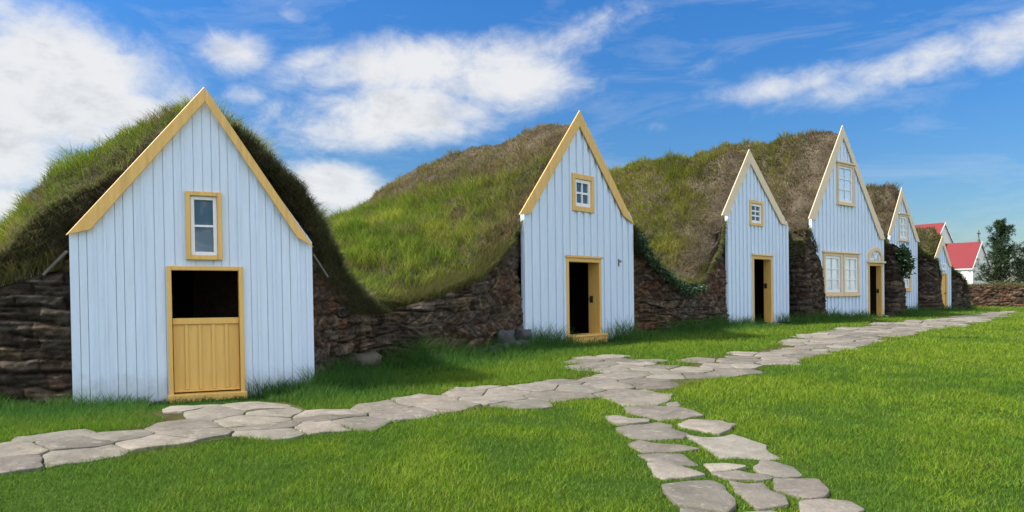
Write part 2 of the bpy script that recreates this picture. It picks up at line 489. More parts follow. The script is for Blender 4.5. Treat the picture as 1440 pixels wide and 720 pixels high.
# ------------------------------------------------------------------ grass blades
def blades(name, R, length, width, colr, parent=None, nrm=None, lean=.45, droop=None, mat=None):
    """R roots (n,3), per-blade length/width/colour; optional surface normal and droop vector"""
    n = len(R); az = rng.uniform(0, 2 * np.pi, n)
    h = np.stack([np.cos(az), np.sin(az), np.zeros(n)], 1)
    up = np.tile([0, 0, 1.0], (n, 1)) if nrm is None else nrm * .55 + np.array([0, 0, .45])
    d = up + h * (lean * rng.uniform(.2, 1, n))[:, None]
    d /= np.linalg.norm(d, axis=1)[:, None]
    d2 = d + h * (lean * rng.uniform(.3, 1.3, n))[:, None] + (0 if droop is None else droop)
    d2 /= np.linalg.norm(d2, axis=1)[:, None]
    a2 = rng.uniform(0, 2 * np.pi, n)
    sd = np.cross(d, np.stack([np.cos(a2), np.sin(a2), np.zeros(n)], 1)); sd /= np.maximum(np.linalg.norm(sd, axis=1), 1e-6)[:, None]
    w = (width / 2)[:, None] * sd; L = length[:, None]
    mid = R + d * L * .5; tip = mid + d2 * L * .55
    V = np.stack([R - w - d * .02, R + w - d * .02, mid + w * .8, mid - w * .8, tip], 1).reshape(-1, 3)
    b = np.arange(n)[:, None] * 5
    o = mesh_np(name, V, [b + np.array([0, 1, 2, 3]), b + np.array([3, 2, 4])], mat or M['grass'], parent, np.repeat(colr, 5, 0))
    return o

def stone_mask(P, grow=0.0):
    m = np.zeros(len(P), bool)
    order = np.argsort(P[:, 0]); xs_ = P[order, 0]
    for S in STONES:
        lo, hi = S.min(0), S.max(0)
        a, b = np.searchsorted(xs_, lo[0]), np.searchsorted(xs_, hi[0])
        ii = order[a:b]; ii = ii[(P[ii, 1] > lo[1]) & (P[ii, 1] < hi[1])]
        if len(ii):
            c = S.mean(0); m[ii[in_poly(P[ii], c + (S - c) * (.97 if grow == 0 else grow))]] = True
    return m

def lawn_points():
    out = []
    for y0, y1, dens in ((1.6, 3.4, 1500), (3.4, 5.5, 3400), (5.5, 8, 3400), (8, 12, 1700), (12, 18, 800), (18, 26, 380), (26, 36, 200), (36, 52, 110)):
        k = 1.12
        xl, xr = -k * y1 - .6, k * y1 + .6
        n = int((xr - xl) * (y1 - y0) * dens)
        P = np.column_stack([rng.uniform(xl, xr, n), rng.uniform(y0, y1, n)])
        P = P[np.abs(P[:, 0]) < k * P[:, 1] + .6]
        out.append(P)
    P = np.vstack(out)
    return P[in_poly(P, LAWN_POLY)]

P = lawn_points()
P = P[~stone_mask(P) | (~stone_mask(P, .89) & (rng.random(len(P)) < .3))]
inpath = in_poly(P, path_w)
P = P[~inpath | (rng.random(len(P)) < .2)]
inpath = in_poly(P, path_w)
# grass in the gaps of the branch stays short too
bx = np.array([gp(*q) for q in ((850, 553), (940, 546), (1040, 600), (1130, 655), (1215, 722), (1330, 800), (960, 800), (925, 700), (880, 620), (855, 585))])
inbr = in_poly(P, bx)
dF = dist_front(P)
dpath = dist_front(P, np.vstack([path_w, path_w[:1]]))
# the houses' side of the path is rougher grass
upside = np.zeros(len(P), bool)
UPL = np.array([gp(*q) for q in PATH_UP]); 
strip_poly = np.vstack([UPL, np.array([(27, 46.5)]), FR[:25][::-1], np.array([(-30, 6)])])
upside = in_poly(P, strip_poly)
rr = P[:, 1]
scale = np.clip(rr / 7.0, 1.0, 4.2) ** .72
clump = fbm(P[:, 0] * 1.6, P[:, 1] * 1.6, octv=3, seed=21)
fine = fbm(P[:, 0] * 6, P[:, 1] * 6, octv=2, seed=23)
big = fbm(P[:, 0] * .28, P[:, 1] * .28, octv=3, seed=22)
hgt = .050 * (1 + .30 * clump + .25 * fine) * rng.uniform(.55, 1.25, len(P))
hgt = np.where(inbr, hgt * .62, hgt)
hgt = np.where(inpath, hgt * .55, hgt)
bankk = np.where(P[:, 0] < -2.95, 1.0, 1.0 + .9 * (1 - sstep(.5, 1.6, dF)) * np.clip(1 + 1.1 * fbm(P[:, 0] * 1.1, P[:, 1] * 1.1, octv=3, seed=29), .2, 2))
hs = .062 + .085 * (1 - sstep(.1, .8, dF)) * (1 + .8 * clump) + .03 * (1 - sstep(.5, 1.7, dF))
hgt = np.where(upside & ~inpath, hs * bankk * rng.uniform(.5, 1.25, len(P)), hgt)
for k_, (sl, sr) in {1: (1.1, 2.15), 2: (1.5, 3.0), 3: (1.7, 3.2), 4: (4.5, 5.9)}.items():
    h_ = HS[k_]; rel = P - h_.L; S_ = rel @ h_.a; T_ = rel @ h_.b
    hgt = np.where((S_ > sl - .2) & (S_ < sr + .2) & (T_ > -1.8) & (T_ < .3), hgt * .3, hgt)
hgt = np.clip(hgt, .012, .5) * np.clip(scale, 1, 1.5)
wid = .0050 * scale * rng.uniform(.7, 1.3, len(P))
c1 = np.array([.112, .215, .014]); c2 = np.array([.220, .312, .026]); c3 = np.array([.280, .275, .07]); c4 = np.array([.056, .145, .028])
mixy = np.clip(.42 + .36 * big + .26 * clump + .12 * fine + rng.normal(0, .2, len(P)), 0, 1)[:, None]
colr = c1 * (1 - mixy) + c2 * mixy
dry = ((rng.random(len(P)) < .05 + .10 * sstep(.15, .6, fine + .4 * clump))[:, None]) * rng.uniform(.4, 1, len(P))[:, None]
colr = colr * (1 - dry) + c3 * dry
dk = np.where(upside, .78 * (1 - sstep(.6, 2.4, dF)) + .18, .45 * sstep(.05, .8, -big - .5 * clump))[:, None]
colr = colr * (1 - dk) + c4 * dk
worn = np.where((dpath < .28) & ~inpath, .5 * (1 - dpath / .28), 0)[:, None] * sstep(-.1, .4, clump)[:, None]
colr = colr * (1 - worn) + np.array([.14, .12, .05]) * worn
colr *= rng.uniform(.75, 1.25, len(P))[:, None]
R3 = np.column_stack([P, G(P[:, 0], P[:, 1])])
o = blades('lawn_grass', R3[~upside], hgt[~upside], wid[~upside], colr[~upside], lean=.75)
meta(o, 'short mown bright green grass of the lawn', 'grass', kind='stuff')
o = blades('verge_grass', R3[upside], hgt[upside], wid[upside], colr[upside], lean=.6)
meta(o, 'longer dark green grass growing between the path and the houses', 'grass', kind='stuff')

# tall fringe of grass right at the feet of walls
seg = FR[:26]; d = np.hypot(*np.diff(seg, axis=0).T)
fr = []
for a, b, L in zip(seg[:-1], seg[1:], d):
    n = int(min(L, 30) * (380 if a[1] < 20 else 150)); t = rng.random(n)[:, None]
    nv = np.array([b[1] - a[1], -(b[0] - a[0])]) / L
    fr.append(a + (b - a) * t + nv * (np.abs(rng.normal(0, .17, n)))[:, None])
fr = np.vstack(fr)
ok = (np.abs(fr[:, 0]) < .9 * fr[:, 1] + 1)
DOORS = {}
for k, (ul, ur) in {1: (238, 340), 2: (797, 843), 3: (1058, 1084), 4: (1221, 1242), 6: (1322, 1331)}.items():
    h = HS[k]; v = 405 + 1; sl, sr = h.p(ul, v)[0], h.p(ur, v)[0]; DOORS[k] = (sl, sr)
    rel = fr - h.L; S = rel @ h.a; Tt = rel @ h.b
    ok &= ~((S > sl - .02) & (S < sr + .05) & (Tt > -1.2) & (Tt < .5))
fr = fr[ok]; fr = fr[~stone_mask(fr)]
cl = fbm(fr[:, 0] * 1.3, fr[:, 1] * 1.3, octv=3, seed=31)
L = np.clip(.14 + .26 * cl, .05, .42) * rng.uniform(.5, 1.2, len(fr))
cc = np.array([.034, .095, .014]) * (1 - sstep(-.3, .6, cl))[:, None] + np.array([.065, .135, .016]) * sstep(-.3, .6, cl)[:, None]
cc = cc * rng.uniform(.7, 1.3, len(fr))[:, None]
o = blades('tall_grass', np.column_stack([fr, G(fr[:, 0], fr[:, 1])]), L, .007 * np.clip(fr[:, 1] / 9, 1, 3) * rng.uniform(.7, 1.3, len(fr)), cc, lean=.5)
meta(o, 'uncut tall grass tufts at the feet of the house walls', 'grass', kind='stuff')

# ------------------------------------------------------------------ turf walls
def smooth_line(pts, n):
    pts = np.array(pts, float); d = np.r_[0, np.cumsum(np.hypot(*np.diff(pts[:, :2], axis=0).T))]
    t = np.linspace(0, d[-1], n)
    out = np.stack([np.interp(t, d, pts[:, c]) for c in range(pts.shape[1])], 1)
    for _ in range(max(1, n // 45)):
        out[1:-1] = out[:-2] * .25 + out[1:-1] * .5 + out[2:] * .25
    return out, t

def turf_wall(pts, du, seed, label, batter=.07, hcourse=.17, redness=.3, slant_bias=0.0, thick=.9, relief=.07, back_at_top=.5, bright=1.0, cat='turf wall'):
    """pts = [(x, y, top z above ground)], left to right, face towards the path"""
    tot = sum(math.hypot(a[0] - b[0], a[1] - b[1]) for a, b in zip(pts[:-1], pts[1:]))
    nu = max(12, int(tot / du)); line, tt = smooth_line(pts, nu)
    zmax = max(p[2] for p in pts); nv = max(10, int((zmax + .25) / (du * .85)))
    tan = np.gradient(line[:, :2], axis=0); tan /= np.hypot(*tan.T)[:, None]
    nr = np.stack([tan[:, 1], -tan[:, 0]], 1)
    for _ in range(max(2, nu // 30)):
        nr[1:-1] = (nr[:-2] + nr[1:-1] * 2 + nr[2:]) / 4
    nr /= np.hypot(*nr.T)[:, None]
    vv = np.linspace(-.25, 1, nv) ; U = np.repeat(tt[None], nv, 0)
    base = np.array([float(g0(y)) for y in line[:, 1]])
    top = line[:, 2]
    frac = np.linspace(0, 1, nv)[:, None]
    Z = -.25 + frac * (top[None] + .25)
    S = U
    zc = Z + .14 * fbm(S * .6, Z * .5, octv=3, seed=seed) + .05 * fbm(S * 2.4, Z * 2.4, seed=seed + 2, octv=2)
    course = zc / hcourse; ci = np.floor(course).astype(np.int64); cf = course - ci
    slmask = sstep(-.05, .35, fbm(S * .45 + 3, Z * .6, octv=2, seed=seed + 5) + slant_bias)
    sgn = np.where(ci % 2 == 0, 1.0, -1.0)
    wb = .42 + .25 * _h(ci, ci * 0, ci * 0, seed + 8)
    wb = np.where(slmask > .5,   .15 + .06 * _h(ci, ci * 0, ci * 0, seed + 8), wb)
    sb = (S + sgn * slmask * (cf - .5) * hcourse * 1.6 + .04 * fbm(S * 3, Z * 3, seed=seed + 3, octv=2)) / wb + _h(ci, ci * 0 + 3, ci * 0, seed)
    bi = np.floor(sb).astype(np.int64); bf = sb - bi
    rnd = _h(ci, bi, ci * 0 + 1, seed + 11); rnd2 = _h(ci, bi, ci * 0 + 2, seed + 12); rnd3 = _h(ci, bi, ci * 0 + 5, seed + 13)
    edge = np.minimum(np.minimum(cf, 1 - cf) * 4.2 * (hcourse / .17), np.minimum(bf, 1 - bf) * wb * 30)
    edge = np.clip(edge, 0, 1); edge = edge * (2 - edge)
    disp = relief * (1 - .4 * slmask) * (edge * (.55 + .75 * rnd) + .35 * rnd2 * (cf - .5)) + .034 * fbm(S * 6, Z * 9, octv=5, seed=seed + 20, gain=.6) + .020 * (1 - slmask) * fbm(S * 1.6, Z * 26, octv=2, seed=seed + 24) \
        + .05 * fbm(S * 1.2, Z * 1.2, octv=2, seed=seed + 22) - batter * np.maximum(Z, 0)
    disp -= back_at_top * np.clip(frac - .93, 0, 1) ** 1.2 * 2
    X = line[None, :, 0] + nr[None, :, 0] * disp; Y = line[None, :, 1] + nr[None, :, 1] * disp
    ZZ_ = base[None] + Z + .012 * rnd3 * edge
    c_dark = np.array([.040, .029, .021]); c_red = np.array([.125, .062, .036]); c_grey = np.array([.12, .100, .080]); c_tan = np.array([.20, .145, .09])
    k = rnd[..., None]; k2 = rnd2[..., None]
    redz = np.clip(redness + .8 * fbm(S * .4, Z * .7, octv=2, seed=seed + 30), 0, 1)[..., None]
    C = c_dark * (1 - .9 * k) + c_grey * .9 * k
    C = C * (1 - redz * k2) + c_red * redz * k2
    tan_ = (sstep(.72, .95, rnd3) * .6)[..., None]; C = C * (1 - tan_) + c_tan * tan_
    C = C * (.55 + .45 * edge[..., None]) * (1 + .45 * fbm(S * 9, Z * 14, octv=3, seed=seed + 40) + .40 * (1 - slmask) * fbm(S * 1.6, Z * 26, octv=2, seed=seed + 24))[..., None]
    C = np.clip(C * bright, .008, .4)
    V = np.stack([X, Y, ZZ_], -1)
    # wrap over the top and round both ends so that the wall is solid
    bk = V[-1].copy(); bk[:, :2] -= nr * thick; bk[:, 2] -= .12
    bot = bk.copy(); bot[:, 2] = base - .25
    V = np.concatenate([V, bk[None], bot[None]], 0); C = np.concatenate([C, C[-1:], C[-1:]], 0)
    lft = V[:, :1].copy(); lft[:, 0, :2] -= nr[0] * thick; rgt = V[:, -1:].copy(); rgt[:, 0, :2] -= nr[-1] * thick
    V = np.concatenate([lft, V, rgt], 1); C = np.concatenate([C[:, :1], C, C[:, -1:]], 1)
    r, c = V.shape[:2]; ii = np.arange(r * c).reshape(r, c)
    Qd = np.stack([ii[:-1, :-1], ii[:-1, 1:], ii[1:, 1:], ii[1:, :-1]], -1).reshape(-1, 4)
    o = mesh_np('turf_wall', V.reshape(-1, 3), [Qd], M['turf'], None, C.reshape(-1, 3), True)
    meta(o, label, cat, 'turf walls between and beside the gables', 'thing')
    return o

wallA = turf_wall([(-10.5, 9.3, .9), (-8.2, 9.5, 1.25), (-6.7, 9.62, 1.55), (-5.95, 9.74, 1.8), (-5.55, 9.9, 2.15)], .026, 101,
                  'dark brown layered turf wall at left end, beside the gable with half door', hcourse=.17, redness=.05, slant_bias=-1.2, relief=.06, bright=.85)
_h1 = HS[1]
def _edge1(u, v, t, drop):
    q = _h1.p(u, v, t); xy = _h1.world_xy(q[0] - .10, t + .04); return (float(xy[0]), float(xy[1]), q[1] - drop + _h1.z0 - float(g0(xy[1])))
WB = [(-2.98, 11.05, 2.1), _edge1(455, 322, .35, .2), _edge1(470, 356, .75, .2), _edge1(488, 392, 1.4, .15), _edge1(510, 417, 2.1, .1), _edge1(533, 436, 2.7, .08)]
wallB = turf_wall(WB + [(-1.65, 14.35, 1.15), (-.6, 15.75, 1.6), (.02, 16.8, 2.4), (.29, 17.25, 3.05)], .028, 202,
                  'long reddish brown turf wall with grey foundation stones, between the first two gables', redness=.3, slant_bias=.4, hcourse=.25)
wallC = turf_wall([(3.38, 20.95, 2.6), (3.9, 21.3, 2.35), (4.6, 22.0, 1.65), (5.2, 22.6, 1.35), (5.9, 23.3, 1.4), (6.5, 23.85, 2.3), (7.0, 24.36, 3.3), (7.17, 24.53, 3.6)], .034, 303,
                  'brown turf block wall with a leafy creeper along its top, beside the narrow gable', redness=.3, slant_bias=.4, hcourse=.23, relief=.11)
wallD = turf_wall([(10.56, 28.25, 3.2), (10.78, 27.85, 3.3), (11.05, 27.65, 3.4), (11.38, 27.95, 3.35), (11.72, 28.1, 2.6), (12.0, 28.35, 1.9), (12.1, 28.8, 1.6), (12.05, 29.3, 1.5)], .036, 404,
                  'tall dark bulging turf wall standing left of the largest gable with the paired windows', redness=.0, slant_bias=.15, hcourse=.22, relief=.12, bright=.85)
wallE = turf_wall([(16.15, 32.3, 3.1), (16.5, 31.95, 3.1), (16.9, 32.15, 2.9), (17.4, 32.8, 2.1), (17.7, 33.4, 1.5), (17.85, 34.3, 1.3), (17.8, 34.8, 1.3)], .045, 505,
                  'narrow dark turf wall with a flowering plant on it, right of the arched doorway', redness=.02, slant_bias=-.1, hcourse=.22, relief=.11, bright=.8)
wallF = turf_wall([(19.9, 36.7, 2.9), (20.2, 36.25, 2.8), (20.9, 36.25, 2.5), (21.6, 37.3, 2.1), (22.15, 38.05, 1.75), (22.35, 38.7, 1.5), (22.25, 39.2, 1.4)], .05, 606,
                  'dark grassy-topped turf wall in front of the smallest gable with the ochre door', redness=.02, slant_bias=.1, hcourse=.22, relief=.11, bright=.8)
wallG = turf_wall([(23.6, 40.0, 2.0), (24.3, 40.05, 1.9), (24.9, 40.45, 1.5), (25.4, 41.1, .8), (25.75, 41.9, .3)], .05, 707,
                  'short sloping turf wall at the far right end of the house row', redness=.02, hcourse=.22, relief=.1, bright=.8)
wallH = turf_wall([(24.5, 48.4, 1.25), (28, 47.2, 1.3), (32, 46.6, 1.32), (38, 46.0, 1.3), (50, 45.2, 1.25)], .06, 808,
                  'low reddish turf boundary wall with grassy top, in front of the church', redness=.4, slant_bias=.1, hcourse=.16, relief=.07, thick=1.2, bright=.95)
wallH['group'] = ''
del wallH['group']

# foundation stones at the foot of the second wall
def boulder(name, c, r, parent, seed, col):
    bm = bmesh.new(); bmesh.ops.create_icosphere(bm, subdivisions=3, radius=1)
    V = np.array([v.co[:] for v in bm.verts]); bm.verts.index_update(); T = np.array([[v.index for v in f.verts] for f in bm.faces]); bm.free()
    n = 1 + .34 * fbm(V[:, 0] * 1.1, V[:, 1] * 1.1, V[:, 2] * 1.1, octv=3, seed=seed)
    V = np.sign(V) * np.abs(V) ** .68 * n[:, None] * np.array(r)
    a = math.atan2(1.3, 1.1) + rng.normal(0, .15); ca, sa = math.cos(a), math.sin(a)
    V = np.stack([V[:, 0] * ca - V[:, 1] * sa, V[:, 0] * sa + V[:, 1] * ca, V[:, 2]], 1) + np.array(c)
    return mesh_np(name, V, [T], M['stone'], parent, np.tile(np.array(col), (len(V), 1)), True)
for k, (u, v, dy, rx, rz, cl) in enumerate([(470, 512, 0, .17, .15, 0), (508, 507, 0, .30, .17, 1), (660, 500, 0, .26, .15, 0), (682, 495, 0, .18, .16, 0), (707, 476, .0, .22, .17, 0),
                                           (700, 490, 0, .17, .13, 0), (722, 487, 0, .24, .17, 0), (733, 470, .05, .16, .15, 0), (610, 505, 0, .25, .14, 0)]):
    q = {470: (-3.12, 12.95), 508: (-2.62, 13.3), 660: (-.78, 15.35), 682: (-.48, 15.75), 707: (-.12, 16.3), 700: (-.24, 16.05), 722: (.08, 16.5), 733: (.24, 16.9), 610: (-1.5, 14.4)}[u]
    # move the point along its direction onto the pixel row
    z = EYE + (CY - v) * q[1] / F
    boulder('foundation_stone', (q[0] + .015, q[1] - .01, z + .01), (rx * 1.0, .16, rz * .88), wallB, 40 + k, [(.085, .092, .102), (.13, .12, .095)][cl])

# ------------------------------------------------------------------ house parts
def gable_wall(h, par, eL, eR, ap, openings, pitch, style, zb=-.3):
    sa, za = ap; w = h.w; h.gl = (eL, eR, sa, za)
    def top(x): return eL + (za - eL) * x / sa if x <= sa else za + (eR - za) * (x - sa) / (w - sa)
    def ivals(x0, x1):
        iv = [(zb, None)]
        cuts = [(o[2], o[3]) for o in openings if o[0] < (x0 + x1) / 2 < o[1]]
        cuts.sort(); lo = zb; out = []
        for a, b in cuts:
            if a > lo + .01: out.append((lo, a))
            lo = b
        out.append((lo, None)); return out
    ob = sorted({sa} | {o[0] for o in openings} | {o[1] for o in openings})
    mb = MB()
    def strip(x0, x1, y0, y1, bot=None):
        ks = [x0] + [b for b in ob if x0 + 1e-4 < b < x1 - 1e-4] + [x1]
        for a, b in zip(ks[:-1], ks[1:]):
            for lo, hi in ivals(a, b):
                lo = lo if bot is None or lo != zb else bot
                ta = top(a) if hi is None else hi; tb = top(b) if hi is None else hi
                if min(ta, tb) < lo + .02:
                    if max(ta, tb) < lo + .02: continue
                    ta, tb = max(ta, lo + .001), max(tb, lo + .001)
                mb.prism([(a, lo), (b, lo), (b, tb), (a, ta)], y0, y1)
    x = 0.0; i = 0
    if style == 'plain':
        while x < w - .02:
            wd = pitch * random.uniform(.8, 1.25); x1 = min(w, x + wd)
            if w - x1 < .05: x1 = w
            off = random.choice((0, 0, .006, .010))
            strip(x + .004, x1 - .004, off - .012, .06)
            if random.random() < .35: strip(x1 - .016, x1 + .016, -.024, .055) if x1 < w - .03 else None
            x = x1
        strip(.003, w - .003, .008, .058)
    else:
        strip(0, w, 0, .06)
        n = round(w / pitch); pw = w / n
        for k in range(n):
            a = k * pw + pw * .05 + random.uniform(-.006, .006); b = a + pw * .5
            strip(max(.002, a), min(b, w - .002), -.040 + random.uniform(-.003, .003), .012, zb + .01)
    return mb.build('gable_wall', M['white'], par, 0, h.loc), top

def barge(h, par, quad, mat, t0=-.092, t1=-.062):
    mb = MB(); mb.prism([h_ for h_ in quad], t0, t1)
    o = mb.build('bargeboard', mat, par, .006, h.loc)
    return o

def frame_mb(x0, x1, z0, z1, wd, y0, y1, sill=0, head=0):
    mb = MB()
    mb.box(x0, x0 + wd, y0, y1, z0, z1); mb.box(x1 - wd, x1, y0, y1, z0, z1)
    mb.box(x0 + wd, x1 - wd, y0 + .002, y1, z1 - wd, z1); mb.box(x0 + wd, x1 - wd, y0 + .002, y1, z0, z0 + wd)
    return mb

def window(h, par, x0, x1, z0, z1, mat, nx_=2, nz_=2, fw=.085, sw=.055, bw=.028, glass='glass', cornice=False, sill=False):
    wn = frame_mb(x0, x1, z0, z1, fw, -.075, .05)
    if cornice: wn.box(x0 - .07, x1 + .07, -.13, .03, z1 + .002, z1 + .07)
    if sill: wn.box(x0 - .05, x1 + .05, -.12, .03, z0 - .055, z0 - .002)
    wn = wn.build('window', mat, par, .006, h.loc)
    a, b, c, d = x0 + fw + .002, x1 - fw - .002, z0 + fw + .002, z1 - fw - .002
    frame_mb(a, b, c, d, sw, -.035, .03).build('sash', M['trim'], wn, .004, h.loc)
    gb = MB(); a2, b2, c2, d2 = a + sw, b - sw, c + sw, d - sw
    for i in range(1, nx_):
        x = a2 + (b2 - a2) * i / nx_; gb.box(x - bw / 2, x + bw / 2, -.02, .012, c2, d2)
    for i in range(1, nz_):
        z = c2 + (d2 - c2) * i / nz_; gb.box(a2, b2, -.018, .014, z - bw / 2, z + bw / 2)
    if gb.v: gb.build('glazing_bar', M['trim'], wn, 0, h.loc)
    pn = MB(); pn.box(a2 - .005, b2 + .005, .016, .022, c2 - .005, d2 + .005); pn.build('pane', M[glass], wn, 0, h.loc)
    return wn

def doorway(h, par, x0, x1, z0, z1, mat, fw=.08, depth=.14, y0=-.06):
    mb = MB()
    mb.box(x0, x0 + fw, y0, depth, z0, z1); mb.box(x1 - fw, x1, y0, depth, z0, z1); mb.box(x0 + fw, x1 - fw, y0 + .002, depth, z1 - fw, z1)
    return mb.build('door_frame', mat, par, .006, h.loc)

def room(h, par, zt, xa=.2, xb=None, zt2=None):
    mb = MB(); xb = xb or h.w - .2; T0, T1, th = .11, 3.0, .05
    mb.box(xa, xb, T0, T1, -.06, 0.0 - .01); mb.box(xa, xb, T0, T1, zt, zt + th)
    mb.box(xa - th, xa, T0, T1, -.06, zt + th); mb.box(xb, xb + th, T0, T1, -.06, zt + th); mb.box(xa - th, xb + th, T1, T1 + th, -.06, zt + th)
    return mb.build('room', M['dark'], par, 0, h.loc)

def lock(h, par, x, z, t):
    mb = MB(); mb.box(x - .012, x + .0, t - .05, t + .05, z - .09, z + .09); mb.box(x - .05, x - .012, t - .02, t + .0, z, z + .025); mb.box(x - .06, x - .05, t - .02, t + .07, z, z + .025)
    return mb.build('lock', M['iron'], par, 0, h.loc)

# ------------------------------------------------------------------ mounds (turf roofs)
def resample(A, n, axis=0):
    A = np.asarray(A, float); m = A.shape[axis]
    x = np.linspace(0, m - 1, n); i = np.clip(x.astype(int), 0, m - 2); f = x - i
    p = lambda k: np.take(A, np.clip(k, 0, m - 1), axis)
    sh = [1] * A.ndim; sh[axis] = n; f = f.reshape(sh)
    p0, p1, p2, p3 = p(i - 1), p(i), p(i + 1), p(i + 2)
    return .5 * (2 * p1 + (p2 - p0) * f + (2 * p0 - 5 * p1 + 4 * p2 - p3) * f ** 2 + (3 * p1 - p0 - 3 * p2 + p3) * f ** 3)

def mound(h, par, rows, ns, nt, seed, colf, dens, blade, capthick=.8, lump=.09, res_t=None):
    """rows: list of control rows [(s,t,z)...] front to back, left to right"""
    A = np.array(rows, float)                                     # (rows, ctrl, 3)
    d = np.r_[0, np.cumsum(np.maximum(.2, np.median(np.diff(A[:, :, 1], axis=0), axis=1)))]
    Br = resample(A, ns, 1)
    tt = np.linspace(0, d[-1], nt); k = np.interp(tt, d, np.arange(len(A)))
    B = np.stack([np.stack([np.interp(k, np.arange(len(A)), Br[:, j, c]) for c in range(3)], -1) for j in range(ns)], 1)
    S, T, Z = B[..., 0], B[..., 1], B[..., 2]
    e = 1.0 - .75 * np.exp(-(np.maximum(T - T[:1], 0)) / .5)
    Nn = np.cross(np.gradient(B, axis=1), np.gradient(B, axis=0)); Nn /= np.maximum(np.linalg.norm(Nn, axis=2), 1e-6)[..., None]
    Nn *= np.where(Nn[..., 2:] < 0, -1, 1)
    dn = lump * e * (fbm(S * .9, T * .9, Z * .9, octv=4, seed=seed) * .9) + .045 * fbm(S * 3.2, T * 3.2, Z * 3.2, octv=4, seed=seed + 4)
    B = B + Nn * dn[..., None]
    B[..., 1] = np.maximum(B[..., 1], .07)
    Lc = h.loc_np(B[..., 0], B[..., 1], B[..., 2])
    soilc = lambda S_, T_, Z_: np.array([.075, .061, .044]) * (1 + .5 * fbm(S_ * 2.5, T_ * 2.5, Z_ * 2.5, octv=4, seed=seed + 6))[..., None]
    C = np.clip(soilc(S, T, Z), .01, .4)
    # cut front face hanging below the front edge
    kc = 9; fr_ = np.linspace(0, 1, kc)[1:, None]
    th = capthick if np.ndim(capthick) else np.full(ns, capthick)
    th = np.interp(np.linspace(0, 1, ns), np.linspace(0, 1, len(th)), th)
    S0, T0, Z0 = B[0, :, 0], B[0, :, 1], B[0, :, 2]
    Sc = np.repeat(S0[None], kc - 1, 0); Zc = Z0[None] - fr_ * th[None]
    Tc = T0[None] + .02 + .10 * fbm(Sc * 2.2, Zc * 3.2, octv=4, seed=seed + 8) * np.minimum(1, fr_ * 3) + .38 * fr_ ** 1.4
    Tc = np.maximum(Tc, .07)
    cap = h.loc_np(Sc, Tc, Zc)
    capC = np.clip(soilc(Sc, Tc, Zc) * .8, .01, .3)
    V = np.concatenate([cap[::-1], Lc], 0); CC = np.concatenate([capC[::-1], C], 0)
    # skirts: sides and back down to the ground
    bk = V[-1:].copy(); bk[..., 2] = -.5; V = np.concatenate([V, bk], 0); CC = np.concatenate([CC, CC[-1:]], 0)
    lf = V[:, :1].copy(); lf[..., 2] = -.5; rt = V[:, -1:].copy(); rt[..., 2] = -.5
    V = np.concatenate([lf, V, rt], 1); CC = np.concatenate([CC[:, :1], CC, CC[:, -1:]], 1)
    r, c = V.shape[:2]; ii = np.arange(r * c).reshape(r, c)
    Qd = np.stack([ii[:-1, :-1], ii[:-1, 1:], ii[1:, 1:], ii[1:, :-1]], -1).reshape(-1, 4)
    roof = mesh_np('turf_roof', V.reshape(-1, 3), [Qd], M['soil'], par, CC.reshape(-1, 3), True)
    # blades over the surface
    P00, P10, P01, P11 = B[:-1, :-1], B[1:, :-1], B[:-1, 1:], B[1:, 1:]
    ar = .5 * np.linalg.norm(np.cross(P10 - P00, P01 - P00), axis=2) + .5 * np.linalg.norm(np.cross(P10 - P11, P01 - P11), axis=2)
    D = dens(S[:-1, :-1], T[:-1, :-1] - T[:1, :-1], Z[:-1, :-1])
    wgt = (ar * D).ravel(); n = int(wgt.sum()); cell = rng.choice(len(wgt), n, p=wgt / wgt.sum())
    ci, cj = np.unravel_index(cell, ar.shape); a, b = rng.random(n), rng.random(n)
    bil = lambda X: (X[ci, cj].T * (1 - a) * (1 - b) + X[ci + 1, cj].T * a * (1 - b) + X[ci, cj + 1].T * (1 - a) * b + X[ci + 1, cj + 1].T * a * b).T
    P3 = bil(B); N3 = bil(Nn); tf = P3[:, 1] - np.interp(P3[:, 0], *(lambda o_: (S0[o_], T0[o_]))(np.argsort(S0)))
    P3_ok = ~over_gable(h, P3[:, 0], P3[:, 1], P3[:, 2], .05); P3, N3, tf = P3[P3_ok], N3[P3_ok], tf[P3_ok]; n = len(P3)
    col_, ln, wd = colf(P3[:, 0], tf, P3[:, 2]), *blade(P3[:, 0], tf, P3[:, 2])
    tf_c = fbm(P3[:, 0] * 3.2, P3[:, 1] * 3.2, P3[:, 2] * 3.2, octv=3, seed=seed + 9); ln = ln * np.clip(1 + .75 * tf_c, .35, 2); col_ = col_ * np.clip(1 + .35 * tf_c, .6, 1.5)[:, None]
    dn_ = np.stack([N3[:, 0], N3[:, 1], np.zeros(n)], 1) * .55 - np.array([0, 0, .35])
    dn_ = dn_ * (.35 + .65 * (1 - N3[:, 2]))[:, None]
    R = h.loc_np(P3[:, 0], P3[:, 1], P3[:, 2])
    gr = blades('roof_grass', R, ln, wd, col_, par, N3, .5, dn_); gr['kind'] = 'stuff'
    # dead grass hanging over the cut front face
    nf = int(ns * 60 * fringe_k.get(id(h), 1)); j = rng.integers(0, ns - 1, nf); q = rng.random(nf); rowi = rng.integers(0, kc - 1, nf) * (rng.random(nf) < .75)
    full = np.concatenate([np.stack([S0, T0, Z0], -1)[None], np.stack([Sc, Tc, Zc], -1)], 0)
    Pf = full[rowi, j] * (1 - q)[:, None] + full[rowi, j + 1] * q[:, None]
    Pk = ~over_gable(h, Pf[:, 0], Pf[:, 1], Pf[:, 2], .16); Pf, rowi = Pf[Pk], rowi[Pk]; nf = len(Pf)
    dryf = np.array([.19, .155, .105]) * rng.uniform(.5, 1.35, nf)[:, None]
    grn = (rng.random(nf) < np.where(rowi == 0, .55, .34))[:, None]
